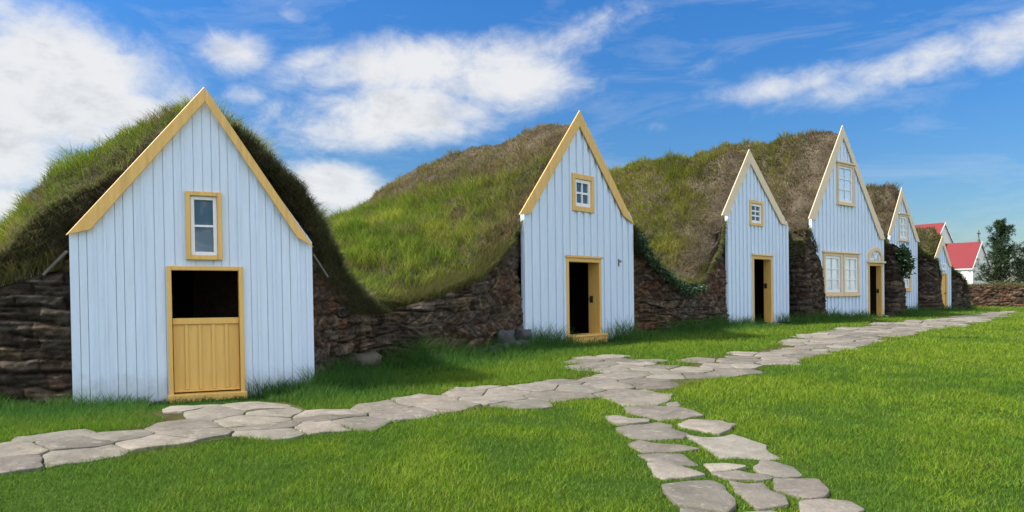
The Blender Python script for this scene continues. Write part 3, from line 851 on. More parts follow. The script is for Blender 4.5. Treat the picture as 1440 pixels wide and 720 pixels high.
    cf_ = np.where(grn, np.array([.15, .19, .035]) * rng.uniform(.6, 1.2, nf)[:, None], dryf)
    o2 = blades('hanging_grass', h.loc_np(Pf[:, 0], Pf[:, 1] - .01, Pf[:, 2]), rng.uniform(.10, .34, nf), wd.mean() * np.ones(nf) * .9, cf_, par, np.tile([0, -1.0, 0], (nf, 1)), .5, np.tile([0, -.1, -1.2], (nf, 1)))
    o2['kind'] = 'stuff'
    return roof
fringe_k = {}
def over_gable(h, S, T, Z, m):
    eL, eR, sa, za = h.gl
    ln = np.where(S < sa, eL + (za - eL) * S / sa, za + (eR - za) * (S - sa) / (h.w - sa))
    return (S > -.01) & (S < h.w + .01) & (T < .2) & (Z < ln + m)


def pal(g1, y1, b1, seed, dry_front=.9, dry_amt=.5, ridge=None, brown_bias=0.0, sc=1.1):
    g1, y1, b1 = map(np.array, (g1, y1, b1))
    def f(S, T, Z):
        n = len(S); a = fbm(S * sc, T * sc, Z * sc, octv=4, seed=seed); b = fbm(S * 2.3 + 9, T * 2.3, Z * 2.3, octv=3, seed=seed + 3)
        m = np.clip(.5 + .7 * a + rng.normal(0, .18, n), 0, 1)[:, None]
        m = np.clip(m + .42 * fbm(S * 4.2, T * 4.2, Z * 4.2, octv=3, seed=seed + 7)[:, None], 0, 1.15)
        c = g1 * (1 - m) + y1 * m
        br = sstep(.1, .55, b + brown_bias + rng.normal(0, .12, n)) + dry_amt * np.exp(-np.maximum(T, 0) / dry_front)
        if ridge is not None: br = br + ridge(S, T, Z)
        br = np.clip(br, 0, 1)[:, None] * rng.uniform(.6, 1, n)[:, None]
        c = c * (1 - br) + b1 * br
        return c * rng.uniform(.65, 1.3, n)[:, None]
    return f

def shift(row, t, dz=None, ds=0):
    return [(s + ds, tt + t, z + (dz(s, z) if callable(dz) else (dz or 0))) for s, tt, z in row]

GRP = 'turf-roofed gabled houses in the row'
def house_root(k, label):
    h = HS[k]; e = empty('turf_house', (h.mid[0], h.mid[1], h.z0), h.ang)
    return h, meta(e, label, 'turf house', GRP)

def barges_px(h, par, pts, mat):
    """pts: left outer bottom, left inner bottom, apex outer, apex inner, right inner bottom, right outer bottom (photo pixels)"""
    a, b, c, d, e, f = [h.p(u, v, -.08) for u, v in pts]
    barge(h, par, [a, b, d, c], mat)
    c2 = (c[0] + .004, c[1]); d2 = (d[0] + .004, d[1])
    barge(h, par, [c2, d2, e, f], mat)

# ---- house 1
h, e = house_root(1, 'white turf house at the left end with half-open ochre double-leaf door, nearest the path bend')
e['label'] = 'turf house with closed lower half door, ochre-trimmed white gable, largest in view'
W1 = h.p(260, 269) + h.p(313, 366); D1 = h.p(234, 374) + h.p(343, 560)
wx0, wz1, wx1, wz0 = W1; dx0, dz1, dx1, _ = D1; dx1 = h.p(343, 465)[0]; dx0 = h.p(236, 465)[0]
ow = (wx0 + .04, wx1 - .04, wz0 + .04, wz1 - .04); od = (dx0 + .03, dx1 - .03, -.35, dz1 - .03)
gable_wall(h, e, 2.16, 2.12, (1.66, 4.16), [ow, od], .115, 'plain')
barges_px(h, e, [(92, 331), (127, 323), (287, 122), (288, 143), (418, 334), (441, 348)], M['ochre'])
window(h, e, wx0, wx1, wz0, wz1, M['ochre'], 1, 2, .06, .05, .028)
doorway(h, e, dx0, dx1, -.12, dz1, M['ochre_door'], .058)
xa, xb = dx0 + .062, dx1 - .062; zt = h.p(290, 447)[1]
mb = MB(); n = 5
for i in range(n): mb.box(xa + (xb - xa) * i / n + .003, xa + (xb - xa) * (i + 1) / n - .003, .035 + random.uniform(0, .004), .07, .02, zt - .002)
for i in (1, 2, 3, 4): x = xa + (xb - xa) * i / n; mb.box(x - .022, x + .022, .018, .034, .05, zt - .085)
mb.box(xa, xb, .006, .034, zt - .085, zt); mb.box(xa, xb, .008, .034, .02, .045)
dl = mb.build('door', M['ochre_door'], e, .004, h.loc)
mb = MB(); mb.box(xa - .02, xa + .012, -.005, .03, zt + .25, zt + .31); mb.box(xa - .005, xa + .008, -.03, .0, zt + .26, zt + .3); mb.build('latch', M['iron'], e, 0, h.loc)
mb = MB(); mb.box(dx0 - .02, dx1 + .02, -.12, .12, -.16, .0); mb.build('threshold', M['ochre_door'], e, .008, h.loc)
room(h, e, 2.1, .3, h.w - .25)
for p_, q_ in (((-.30, .05, 1.62), (-.03, .02, 1.93)), ((h.w + .02, .12, 1.95), (h.w + .26, .3, 1.62))):
    mb = MB(); mb.bar(p_, q_, .05, .03); mb.build('eave_plank', M['greywood'], e, 0, h.loc)
def fpt(u, v, t): s_, z_ = h.p(u, v, t); return (s_, t, z_)
r0 = [(-5.5, 2.4, .2), (-3.2, 1.35, 1.05), (-1.6, .75, 1.78), fpt(0, 308, .5), fpt(60, 255, .3), (.42, .15, 3.34), (1.30, .13, 3.92), (1.67, .13, 4.02), (2.0, .13, 3.80),
      fpt(398, 243, .15), fpt(430, 279, .2), fpt(455, 322, .35), fpt(470, 356, .75), fpt(488, 392, 1.4), fpt(510, 417, 2.1), fpt(535, 438, 2.7), fpt(565, 448, 3.2)]
fl = lambda d_: shift(r0, d_, lambda s_, z_: -.04 * d_)
r00 = [(s_ + (.06 if s_ < 1.6 else 0), t_, z_ - (.40 * min(1, max(0, (1.5 - s_) / .8)) if z_ > .5 else 0)) for s_, t_, z_ in r0]
rows = [r00, shift(r00, .12, lambda s_, z_: .22 if s_ < 1.2 and z_ > .4 else .02), shift(r0, .5, lambda s_, z_: .08 if z_ > 1 else 0), shift(r0, 1.0, lambda s_, z_: .07 if z_ > 1 else 0), fl(2), fl(4), fl(6.5), shift(r0, 9, lambda s_, z_: -.45 * max(z_, 0) * .6), shift(r0, 10.5, lambda s_, z_: -.85 * max(z_, 0))]
fringe_k[id(h)] = 2.4
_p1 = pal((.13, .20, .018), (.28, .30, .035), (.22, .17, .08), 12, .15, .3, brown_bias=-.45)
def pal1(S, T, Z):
    # right-hand slope blades paled with hay colour to brighten the shaded side
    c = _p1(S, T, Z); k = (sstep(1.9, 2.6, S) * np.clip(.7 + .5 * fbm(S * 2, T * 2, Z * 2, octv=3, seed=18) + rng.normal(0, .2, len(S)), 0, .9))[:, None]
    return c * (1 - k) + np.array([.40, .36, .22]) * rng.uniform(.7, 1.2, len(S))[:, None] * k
left_of = lambda S, k: sstep(k + .2, k - .2, S)
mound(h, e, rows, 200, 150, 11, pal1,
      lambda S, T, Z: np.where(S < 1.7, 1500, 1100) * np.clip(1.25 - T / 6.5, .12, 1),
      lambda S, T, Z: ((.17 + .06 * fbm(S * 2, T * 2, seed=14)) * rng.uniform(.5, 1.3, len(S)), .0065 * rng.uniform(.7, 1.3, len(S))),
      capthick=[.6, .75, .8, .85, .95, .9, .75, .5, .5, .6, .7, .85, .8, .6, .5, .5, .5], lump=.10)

# ---- house 2
h, e = house_root(2, 'second turf house with open doorway, ochre bargeboards and small four-pane window')
W = h.p(802, 243) + h.p(833, 300); wx0, wz1, wx1, wz0 = W
dx0, dz1 = h.p(794, 362); dx1 = h.p(843, 365)[0]
od = (dx0 + .04, dx1 - .04, -.35, dz1 - .04); ow = (wx0 + .05, wx1 - .05, wz0 + .05, wz1 - .05)
gable_wall(h, e, 3.08, 3.16, (2.31, 5.62), [ow, od], .31, 'batten')
barges_px(h, e, [(730, 302), (746, 300.5), (815, 155), (815, 178), (877, 304), (892, 316)], M['ochre'])
window(h, e, wx0, wx1, wz0, wz1, M['ochre'], 2, 2, .125, .09, .05)
doorway(h, e, dx0, dx1, -.1, dz1, M['ochre_door'], .10, .30)
mb = MB(); mb.box(dx0 - .04, dx1 + .04, -.10, -.062, dz1 + .002, dz1 + .06); mb.build('door_cornice', M['ochre'], e, .006, h.loc)
mb = MB(); zt = h.p(820, 470)[1]
mb.box(dx0 + .02, dx1 - .02, -.20, .2, -.2, zt - .05); mb.box(dx0 - .02, dx1 + .02, -.24, .2, zt - .048, zt)
for i in range(4): x = dx0 + .05 + (dx1 - dx0 - .1) * i / 3; mb.box(x - .045, x + .045, -.222, -.2, -.18, zt - .052)
mb.build('threshold', M['ochre_door'], e, .006, h.loc)
lock(h, e, dx1 - .10, h.p(838, 421)[1], .20)
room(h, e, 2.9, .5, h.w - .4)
hx, hz = h.p(868, 368); mb = MB(); mb.box(hx - .02, hx + .02, -.06, -.03, hz - .13, hz + .07); mb.bar((hx, -.055, hz + .03), (hx, -.12, hz - .02), .018); mb.bar((hx, -.12, hz - .02), (hx, -.115, hz + .04), .018); mb.build('wall_hook', M['greywood'], e, 0, h.loc)
z2 = lambda *zs: zs
Sx = [-6.3, -5.7, -5, -4, -3.08, -2.07, -.95, -.1, .9, 1.8, 2.31, 2.8, 4.0, 4.9, 5.4, 6.4, 7.2, 8.2]
def row2(t, zs): return [(s_, t + To.get(s_, 0), z_) for s_, z_ in zip(Sx, zs)]
To = {}
rows = [row2(.08, [1.7, 1.35, 1.12, 1.05, 1.12, 1.4, 1.95, 2.72, 4.02, 5.1, 5.5, 5.1, 3.95, 3.05, 2.55, 1.75, 1.35, 1.2]),
        row2(.6, [1.8, 1.5, 1.3, 1.28, 1.4, 1.7, 2.3, 2.98, 4.12, 5.2, 5.62, 5.15, 4.0, 3.1, 2.7, 1.95, 1.6, 1.4]),
        row2(2.0, [2.1, 1.75, 1.6, 1.65, 1.85, 2.25, 2.75, 3.2, 4.1, 5.1, 5.5, 5.1, 3.95, 3.1, 2.8, 2.2, 1.9, 1.8]),
        row2(4.0, [2.4, 2.1, 1.95, 2.0, 2.2, 2.6, 3.0, 3.35, 4.1, 4.95, 5.38, 5.0, 3.9, 3.1, 2.8, 2.4, 2.2, 2.2]),
        row2(5.8, [2.6, 2.3, 2.2, 2.25, 2.45, 2.8, 3.1, 3.4, 3.95, 4.75, 5.12, 4.8, 3.8, 3.1, 2.8, 2.5, 2.4, 2.4]),
        row2(7.6, [2.5, 2.35, 2.3, 2.35, 2.55, 2.8, 3.0, 3.2, 3.6, 4.2, 4.5, 4.3, 3.5, 3.0, 2.7, 2.5, 2.4, 2.4]),
        row2(9.4, [2.3, 2.2, 2.2, 2.2, 2.3, 2.5, 2.6, 2.75, 3.0, 3.3, 3.4, 3.3, 2.9, 2.6, 2.5, 2.4, 2.3, 2.3]),
        row2(11, [1.5] * 18)]
fringe_k[id(h)] = 1.3
rid2 = lambda S, T, Z: sstep(4.1, 4.9, Z + .35 * fbm(S, T, seed=77) + .12 * T) * .85 + .9 * sstep(.5, -.4, np.abs(S + .1) - .8) * np.exp(-np.maximum(T, 0) / .8)
mound(h, e, rows, 220, 170, 21, pal((.12, .20, .022), (.26, .29, .040), (.21, .15, .085), 22, .5, .35, rid2, -.35),
      lambda S, T, Z: np.where(S < 2.6, 1050, 250) * np.clip(1.2 - .6 * sstep(4.3, 5.2, Z + .12 * T), .2, 1),
      lambda S, T, Z: ((.24 - .13 * sstep(4.2, 5.0, Z + .12 * T) + .06 * fbm(S * 2, T * 2, seed=24)) * rng.uniform(.5, 1.25, len(S)), .011 * rng.uniform(.7, 1.3, len(S))),
      capthick=[.5, .5, .5, .4, .4, .45, .5, .5, .5, .5, .4, .5, .5, .5, .6, .5, .4, .4], lump=.21)

# ---- house 3
h, e = house_root(3, 'narrow turf house with cream bargeboards, six-pane window above an open single door')
wx0, wz1 = h.p(1052, 281); wx1 = h.p(1071, 300)[0]; wz0 = h.p(1062, 318)[1]
dx0, dz1 = h.p(1056, 359); dx1 = h.p(1084.5, 400)[0]
od = (dx0 + .04, dx1 - .04, -.35, dz1 - .04); ow = (wx0 + .05, wx1 - .05, wz0 + .05, wz1 - .05)
gable_wall(h, e, 3.58, 3.5, (1.66, 5.75), [ow, od], .28, 'batten')
barges_px(h, e, [(1014.6, 303), (1024, 304), (1053.4, 209.7), (1055.4, 230), (1099, 315), (1107.5, 317)], M['cream'])
window(h, e, wx0, wx1, wz0, wz1, M['ochre'], 2, 3, .10, .09, .05)
doorway(h, e, dx0, dx1, -.2, dz1, M['ochre_door'], .12, .23)
mb = MB(); mb.box(dx0 - .05, dx1 + .05, -.12, -.062, dz1 + .002, dz1 + .07); mb.build('door_cornice', M['cream'], e, .006, h.loc)
lock(h, e, dx1 - .12, h.p(1077, 402)[1], .15)
mb = MB(); mb.box(dx0 + .3, dx1 + .05, -.3, .1, -.3, -.04); mb.build('threshold', M['cream'], e, .01, h.loc)
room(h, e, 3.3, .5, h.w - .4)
To = {-5.5: 1.3, -5.05: .45}
Sx = [-5.5, -5.05, -4.7, -3.8, -2.86, -2.05, -1.42, -.5, 0, .8, 1.62, 2.4, 3.4, 4.5, 5.0, 5.6, 6.6]
rows = [row2(.08, [2.6, 2.6, 2.3, 1.65, 1.42, 1.36, 1.55, 2.4, 3.35, 4.7, 5.72, 4.75, 4.0, 3.35, 2.9, 2.7, 2.9]),
        row2(.5, [2.9, 2.8, 2.5, 1.9, 1.7, 1.7, 2.0, 2.9, 3.7, 5.0, 6.0, 5.1, 4.2, 3.4, 3.1, 3.0, 3.1]),
        row2(1.5, [3.0, 2.9, 2.7, 2.2, 2.05, 2.15, 2.5, 3.2, 3.85, 5.05, 6.05, 5.2, 4.3, 3.5, 3.3, 3.2, 3.3]),
        row2(3.5, [3.1, 3.0, 2.8, 2.5, 2.5, 2.7, 3.0, 3.6, 4.1, 5.15, 6.05, 5.3, 4.4, 3.7, 3.5, 3.4, 3.5]),
        row2(6.0, [3.1, 3.0, 2.8, 2.7, 2.8, 3.0, 3.3, 3.8, 4.2, 5.1, 5.85, 5.3, 4.4, 3.9, 3.7, 3.6, 3.6]),
        row2(9.5, [3.1, 3.0, 2.8, 2.7, 2.8, 3.0, 3.3, 3.8, 4.2, 4.9, 5.5, 5.1, 4.4, 3.9, 3.7, 3.6, 3.6]),
        row2(12.5, [2.0] * 17)]
soil3 = lambda S, T, Z: .9 * np.exp(-np.maximum(T - .5, 0) / .35)
mound(h, e, rows, 180, 160, 31, pal((.14, .17, .024), (.25, .245, .040), (.15, .115, .06), 32, .7, .6, soil3, -.38),
      lambda S, T, Z: np.where(S < 2.2, 620, 150) * np.clip(.6 + T / 2.5, .6, 1),
      lambda S, T, Z: ((.21 + .08 * fbm(S * 1.6, T * 1.6, seed=34)) * np.clip(.28 + T / 1.9, .25, 1) * rng.uniform(.5, 1.25, len(S)), .015 * rng.uniform(.7, 1.3, len(S))),
      capthick=[.5, .5, .5, .4, .4, .4, .6, .9, 1.0, .7, .4, .5, .5, .5, .5, .4, .4], lump=.2)

# ---- house 4
h, e = house_root(4, 'tallest turf house with paired six-pane windows and an arched light over its door')
wx0, wz1 = h.p(1176, 229); wx1 = h.p(1199, 260)[0]; wz0 = h.p(1190, 288)[1]
ax0 = h.p(1157, 386)[0]; ax1 = h.p(1182, 386)[0]; bx0 = h.p(1184, 386)[0]; bx1 = h.p(1206.5, 386)[0]; az1 = h.p(1170, 356)[1]; az0 = h.p(1170, 415)[1]
dx0 = h.p(1219.5, 400)[0]; dx1 = h.p(1239.5, 400)[0]; dz1 = h.p(1230, 370)[1]
fzt = h.p(1227, 348)[1]; fc = (dx0 + dx1) / 2
fr_w = (dx1 - dx0) * .40
ops = [(wx0 + .06, wx1 - .06, wz0 + .06, wz1 - .06), (ax0 + .06, ax1 - .06, az0 + .06, az1 - .06), (bx0 + .06, bx1 - .06, az0 + .06, az1 - .06), (dx0 + .05, dx1 - .05, -.35, dz1 - .05)]
gable_wall(h, e, 3.75, 3.42, (2.58, 7.42), ops, .29, 'batten')
barges_px(h, e, [(1136.7, 307.5), (1146.7, 309.6), (1184.6, 176), (1186, 193), (1238, 336.5), (1244.8, 336.5)], M['cream'])
window(h, e, wx0, wx1, wz0, wz1, M['tan'], 2, 3, .09, .08, .04, 'glass_pale_sky', True, True)
window(h, e, ax0, ax1, az0, az1, M['tan'], 2, 3, .11, .10, .034, 'glass_pale_sky', True, True)
window(h, e, bx0 + .02, bx1, az0, az1, M['tan'], 2, 3, .11, .10, .034, 'glass_pale_sky', True, True)
doorway(h, e, dx0, dx1, -.15, dz1, M['ochre_door'], .12, .17)
mb = MB(); mb.box(dx0 - .12, dx1 + .12, -.16, -.062, dz1 + .002, dz1 + .09); mb.build('door_cornice', M['cream'], e, .008, h.loc)
lock(h, e, dx1 - .12, 1.05, .10)
mb = MB(); mb.box(dx0 - .05, dx1 + .05, -.3, .1, -.3, .0); mb.build('threshold', M['cream'], e, .01, h.loc)
def gothic(c, hw, z0, z1, n=9):
    R_ = []
    for i in range(n + 1):
        a = i / n; R_.append((c - hw * math.cos(a * math.pi / 2) ** .8, z0 + (z1 - z0) * math.sin(a * math.pi / 2)))
    return R_ + [(2 * c - x, z) for x, z in R_[-2::-1]]
zf = dz1 + .093
mb = MB(); A_ = gothic(fc, fr_w + .12, zf, fzt); B_ = gothic(fc, fr_w, zf + .02, fzt - .14)
for i in range(len(A_) - 1): mb.prism([A_[i], A_[i + 1], B_[i + 1], B_[i]], -.09, .0)
fan = mb.build('fanlight', M['tan'], e, 0, h.loc)
mb = MB(); mb.prism(B_, -.04, -.03); mb.build('pane', M['glass_pale_sky'], fan, 0, h.loc)
mb = MB()
for a in (-.5, 0, .5): mb.bar((fc, -.05, zf + .02), (fc + fr_w * 1.1 * math.sin(a), -.05, zf + (fzt - zf - .12) * math.cos(a)), .04, .03)
mb.build('glazing_bar', M['trim'], fan, 0, h.loc)
room(h, e, 3.2, .5, h.w - .3)
To = {-2.6: 2.2, -1.9: 1.3, -1.4: .7, -1.0: .3}
Sx = [-2.6, -1.9, -1.4, -1.0, -.5, 0, 1.3, 2.1, 2.58, 3.1, 3.9, 5.0, 6.1, 6.8, 7.6]
rows = [row2(.08, [3.3, 3.2, 2.95, 2.85, 3.0, 3.5, 5.35, 6.75, 7.35, 6.7, 5.6, 4.4, 3.35, 2.8, 2.5]),
        row2(.5, [3.5, 3.4, 3.2, 3.1, 3.3, 3.9, 5.75, 7.1, 7.62, 7.0, 5.9, 4.7, 3.6, 3.1, 2.8]),
        row2(2.4, [3.6, 3.5, 3.4, 3.4, 3.7, 4.2, 5.9, 7.15, 7.68, 7.1, 6.0, 4.8, 3.7, 3.3, 3.0]),
        row2(4.5, [3.7, 3.6, 3.5, 3.6, 3.9, 4.4, 5.95, 7.1, 7.6, 7.1, 6.0, 4.8, 3.8, 3.4, 3.1]),
        row2(8.5, [3.8, 3.7, 3.6, 3.7, 4.1, 4.6, 6.0, 7.05, 7.52, 7.1, 6.0, 4.8, 3.9, 3.5, 3.2]),
        row2(11.5, [3.8, 3.7, 3.6, 3.7, 4.1, 4.6, 6.0, 7.0, 7.46, 7.0, 6.0, 4.8, 3.9, 3.5, 3.2]),
        row2(14.5, [3.0] * 15)]
soil4 = lambda S, T, Z: 1.0 * np.exp(-np.maximum(T - 1.0, 0) / .5)
mound(h, e, rows, 150, 160, 41, pal((.13, .145, .026), (.22, .205, .040), (.14, .108, .06), 42, .8, .6, soil4, -.25),
      lambda S, T, Z: np.where(S < 3.4, 430, 110) * np.clip(.6 + T / 4, .6, 1),
      lambda S, T, Z: ((.20 + .08 * fbm(S * 1.6, T * 1.6, seed=44)) * np.clip(.25 + T / 2.2, .22, 1) * rng.uniform(.5, 1.25, len(S)), .018 * rng.uniform(.7, 1.3, len(S))),
      capthick=[.7, .7, .8, .9, 1.0, 1.0, .8, .5, .4, .5, .5, .5, .5, .5, .5], lump=.2)

# ---- house 5
h, e = house_root(5, 'fifth turf house with cream bargeboards, its lower window half hidden by turf')
wx0, wz1 = h.p(1262.5, 301); wx1 = h.p(1275, 320)[0]; wz0 = h.p(1268, 338)[1]
bx0 = h.p(1266, 388)[0]; bx1 = h.p(1278.5, 388)[0]; bz1 = h.p(1272, 369)[1]; bz0 = h.p(1272, 408)[1]
ops = [(wx0 + .05, wx1 - .05, wz0 + .05, wz1 - .05), (bx0 + .05, bx1 - .05, bz0 + .05, bz1 - .05)]
gable_wall(h, e, 3.5, 3.45, (1.52, 5.7), ops, .29, 'batten')
barges_px(h, e, [(1248.5, 331), (1253.5, 331.5), (1268, 263.5), (1269, 278), (1288.5, 339), (1293.5, 340.5)], M['cream'])
window(h, e, wx0, wx1, wz0, wz1, M['cream'], 2, 3, .09, .09, .05, 'glass_pale_sky', True, True)
window(h, e, bx0, bx1, bz0, bz1, M['ochre'], 2, 3, .10, .09, .05, 'glass_pale_sky', True, True)
room(h, e, 3.1, .4, h.w - .3)
To = {-2.3: .6}
Sx = [-2.3, -1.5, -.7, 0, .8, 1.2, 1.52, 1.9, 2.4, 3.35, 3.9, 4.6]
rows = [row2(.08, [2.6, 2.7, 2.9, 3.4, 4.6, 5.25, 5.62, 5.2, 4.6, 3.4, 2.9, 2.7]),
        row2(.35, [2.9, 3.0, 3.25, 3.8, 5.1, 5.8, 6.08, 5.7, 5.0, 3.7, 3.1, 2.8]),
        row2(1.3, [3.0, 3.1, 3.35, 3.9, 5.2, 5.85, 6.1, 5.8, 5.1, 3.8, 3.2, 2.9]),
        row2(3.5, [3.0, 3.1, 3.35, 3.9, 5.1, 5.7, 5.95, 5.7, 5.0, 3.8, 3.2, 2.9]),
        row2(8.0, [3.0, 3.1, 3.3, 3.8, 5.0, 5.6, 5.8, 5.6, 4.9, 3.8, 3.2, 2.9]), row2(9.5, [2.5] * 12)]
mound(h, e, rows, 110, 100, 51, pal((.09, .11, .022), (.17, .145, .04), (.15, .11, .065), 52, 1.0, .7, None, .1),
      lambda S, T, Z: np.where(S < 2.4, 420, 110) * np.clip(.2 + T / 1.0, .2, 1),
      lambda S, T, Z: (.2 * rng.uniform(.5, 1.25, len(S)), .02 * rng.uniform(.7, 1.3, len(S))), capthick=[.5, .5, .7, .9, .8, .6, .4, .5, .5, .5, .5, .5], lump=.16)

# ---- house 6
h, e = house_root(6, 'smallest turf house at the far end of the row, with a plain ochre door')
dx0 = h.p(1322.5, 410)[0]; dx1 = h.p(1330.5, 410)[0]; dz1 = h.p(1326, 384)[1]
wx0, wz1 = h.p(1322.5, 370.5); wx1 = h.p(1328, 376)[0]; wz0 = h.p(1325, 380.5)[1]
ops = [(dx0 + .05, dx1 - .05, -.35, dz1 - .05), (wx0 + .03, wx1 - .03, wz0 + .03, wz1 - .03)]
gable_wall(h, e, 2.4, 2.36, (1.27, 3.72), ops, .3, 'batten')
barges_px(h, e, [(1311, 371.5), (1315, 372), (1325, 331.5), (1326, 345), (1335, 374), (1338.8, 376)], M['cream'])
window(h, e, wx0, wx1, wz0, wz1, M['trim'], 1, 1, .07, .05, .03, 'glass_pale_sky')
doorway(h, e, dx0, dx1, -.2, dz1, M['ochre_door'], .08, .15)
mb = MB(); n = 4
for i in range(n): mb.box(dx0 + .085 + (dx1 - dx0 - .17) * i / n + .003, dx0 + .085 + (dx1 - dx0 - .17) * (i + 1) / n - .003, .0, .04, -.1, dz1 - .09)
dl = mb.build('door', M['ochre_door'], e, 0, h.loc)
mb = MB(); mb.box(dx1 - .2, dx1 - .13, -.04, -.005, .85, .93); mb.build('handle', M['iron'], dl, 0, h.loc)
room(h, e, 2.2, .3, h.w - .2)
To = {}
Sx = [-2.6, -1.7, -.8, 0, .6, 1.0, 1.27, 1.6, 2.0, 2.38, 2.9, 3.6]
rows = [row2(.08, [1.9, 1.95, 2.0, 2.35, 3.0, 3.45, 3.65, 3.4, 2.9, 2.3, 1.8, 1.2]),
        row2(.4, [2.3, 2.3, 2.45, 2.85, 3.6, 4.1, 4.3, 4.0, 3.4, 2.6, 2.0, 1.4]),
        row2(1.2, [2.5, 2.5, 2.65, 3.0, 3.7, 4.15, 4.34, 4.1, 3.5, 2.7, 2.1, 1.5]),
        row2(4.0, [2.5, 2.5, 2.65, 3.0, 3.7, 4.15, 4.34, 4.1, 3.5, 2.7, 2.1, 1.5]),
        row2(6.0, [2.4, 2.4, 2.5, 2.9, 3.5, 3.9, 4.1, 3.9, 3.4, 2.6, 2.1, 1.5]), row2(7.3, [1.8] * 12)]
mound(h, e, rows, 100, 90, 61, pal((.11, .15, .022), (.20, .19, .04), (.16, .125, .07), 62, .5, .3, None, -.2),
      lambda S, T, Z: np.full(S.shape, 400.0), lambda S, T, Z: (.2 * rng.uniform(.5, 1.25, len(S)), .022 * rng.uniform(.7, 1.3, len(S))), capthick=[.4, .4, .5, .7, .7, .5, .4, .5, .5, .5, .5, .5], lump=.12)

# grass crowns on the free-standing walls
def wall_top_grass(wall, pts, n, spread, ln, wd, cols):
    line, _ = smooth_line(pts, 200); t = rng.integers(0, 199, n)
    tan = np.gradient(line[:, :2], axis=0); tan /= np.hypot(*tan.T)[:, None]; bk = np.stack([-tan[:, 1], tan[:, 0]], 1)
    xy = line[t, :2] + bk[t] * rng.uniform(.02, spread, n)[:, None]; z = g0(line[t, 1]) + line[t, 2] - .06
    c = np.array(cols[0]) + (np.array(cols[1]) - np.array(cols[0])) * rng.random(n)[:, None]; c *= rng.uniform(.7, 1.25, n)[:, None]
    fw = -bk[t] * (rng.random(n) * .9)[:, None]
    dr = np.column_stack([fw, -.5 * rng.random(n)])
    o = blades('wall_grass', np.column_stack([xy, z]), ln * rng.uniform(.5, 1.3, n), wd * rng.uniform(.7, 1.3, n), c, wall, None, .5, dr); o['kind'] = 'stuff'
wall_top_grass(wallH, [(24.5, 48.4, 1.25), (28, 47.2, 1.3), (32, 46.6, 1.32), (38, 46.0, 1.3), (50, 45.2, 1.25)], 9000, 1.2, .28, .022, ((.11, .12, .03), (.20, .15, .07)))
wall_top_grass(wallG, [(23.6, 40.0, 2.0), (24.3, 40.05, 1.9), (24.9, 40.45, 1.5), (25.4, 41.1, .8), (25.75, 41.9, .3)], 4000, 1.0, .32, .022, ((.05, .085, .018), (.11, .11, .03)))
wall_top_grass(wallF, [(20.2, 36.25, 2.8), (20.9, 36.25, 2.5), (21.6, 37.3, 2.1), (22.15, 38.05, 1.75), (22.35, 38.7, 1.5)], 3000, .9, .28, .022, ((.05, .085, .018), (.11, .11, .03)))
wall_top_grass(wallD, [(10.78, 27.95, 3.3), (11.05, 27.8, 3.4), (11.38, 28.0, 3.35), (11.72, 28.15, 2.6)], 1500, .5, .16, .014, ((.10, .09, .04), (.17, .13, .08)))
wall_top_grass(wallA, [(-10.5, 9.3, .9), (-8.2, 9.5, 1.25), (-6.7, 9.62, 1.55), (-5.95, 9.74, 1.8)], 7000, .5, .30, .007, ((.12, .14, .03), (.16, .12, .06)))
wall_top_grass(wallB, [WB[4], WB[5], (-1.65, 14.35, 1.15), (-.6, 15.75, 1.6), (.0, 16.6, 2.3)], 9000, .5, .32, .009, ((.10, .13, .03), (.15, .12, .05)))
wall_top_grass(wallC, [(3.9, 21.3, 2.35), (4.6, 22.0, 1.65), (5.2, 22.6, 1.35), (5.9, 23.3, 1.4), (6.3, 23.7, 2.0)], 3500, .5, .28, .012, ((.09, .12, .02), (.14, .12, .04)))

# ------------------------------------------------------------------ leafy plants
def leaves(name, C, size, colr, parent=None, asp=.55):
    n = len(C); a = rng.normal(size=(n, 3)); a /= np.linalg.norm(a, axis=1)[:, None]
    b = np.cross(a, rng.normal(size=(n, 3))); b /= np.linalg.norm(b, axis=1)[:, None]; nn = np.cross(a, b)
    s_ = size[:, None]
    V = np.stack([C - a * s_ * .5, C + b * s_ * asp * .5 + nn * s_ * .06, C + a * s_ * .5 - nn * s_ * .1, C - b * s_ * asp * .5 + nn * s_ * .06], 1).reshape(-1, 3)
    return mesh_np(name, V, [np.arange(n)[:, None] * 4 + np.arange(4)], M['leaf'], parent, np.repeat(colr, 4, 0))

def plant(pts, n, size, spread, cols, label, cat, name, flowers=None):
    pts = np.array(pts, float); e_ = empty(name, tuple(pts[len(pts) // 2]))
    meta(e_, label, cat); base = pts[len(pts) // 2]
    mb = MB()
    for p_, q_ in zip(pts[:-1], pts[1:]): mb.bar(p_ - base, q_ - base, .02)
    mb.build('stem', M['bark'], e_)
    k = rng.random(n) * (len(pts) - 1); i = k.astype(int); f = (k - i)[:, None]
    C = pts[i] * (1 - f) + pts[i + 1] * f + rng.normal(0, 1, (n, 3)) * np.array(spread) - base
    cc_ = np.array(cols[0]) + (np.array(cols[1]) - np.array(cols[0])) * rng.random(n)[:, None]
    leaves('foliage', C, size * rng.uniform(.6, 1.3, n), cc_ * rng.uniform(.6, 1.3, n)[:, None], e_)
    if flowers:
        m = flowers; j = rng.integers(0, n, m)
        leaves('blossoms', C[j] + rng.normal(0, .05, (m, 3)) + np.array([0, -.1, 0]), np.full(m, size * .8), np.full((m, 3), .75), e_, .9)
    return e_
cr = [(3.62, 20.72, 3.05), (3.75, 20.85, 2.75), (3.95, 21.0, 2.5), (4.3, 21.4, 2.2), (4.65, 21.75, 1.95), (4.95, 22.05, 1.72), (5.25, 22.35, 1.58), (5.6, 22.7, 1.5), (6.0, 23.1, 1.6)]
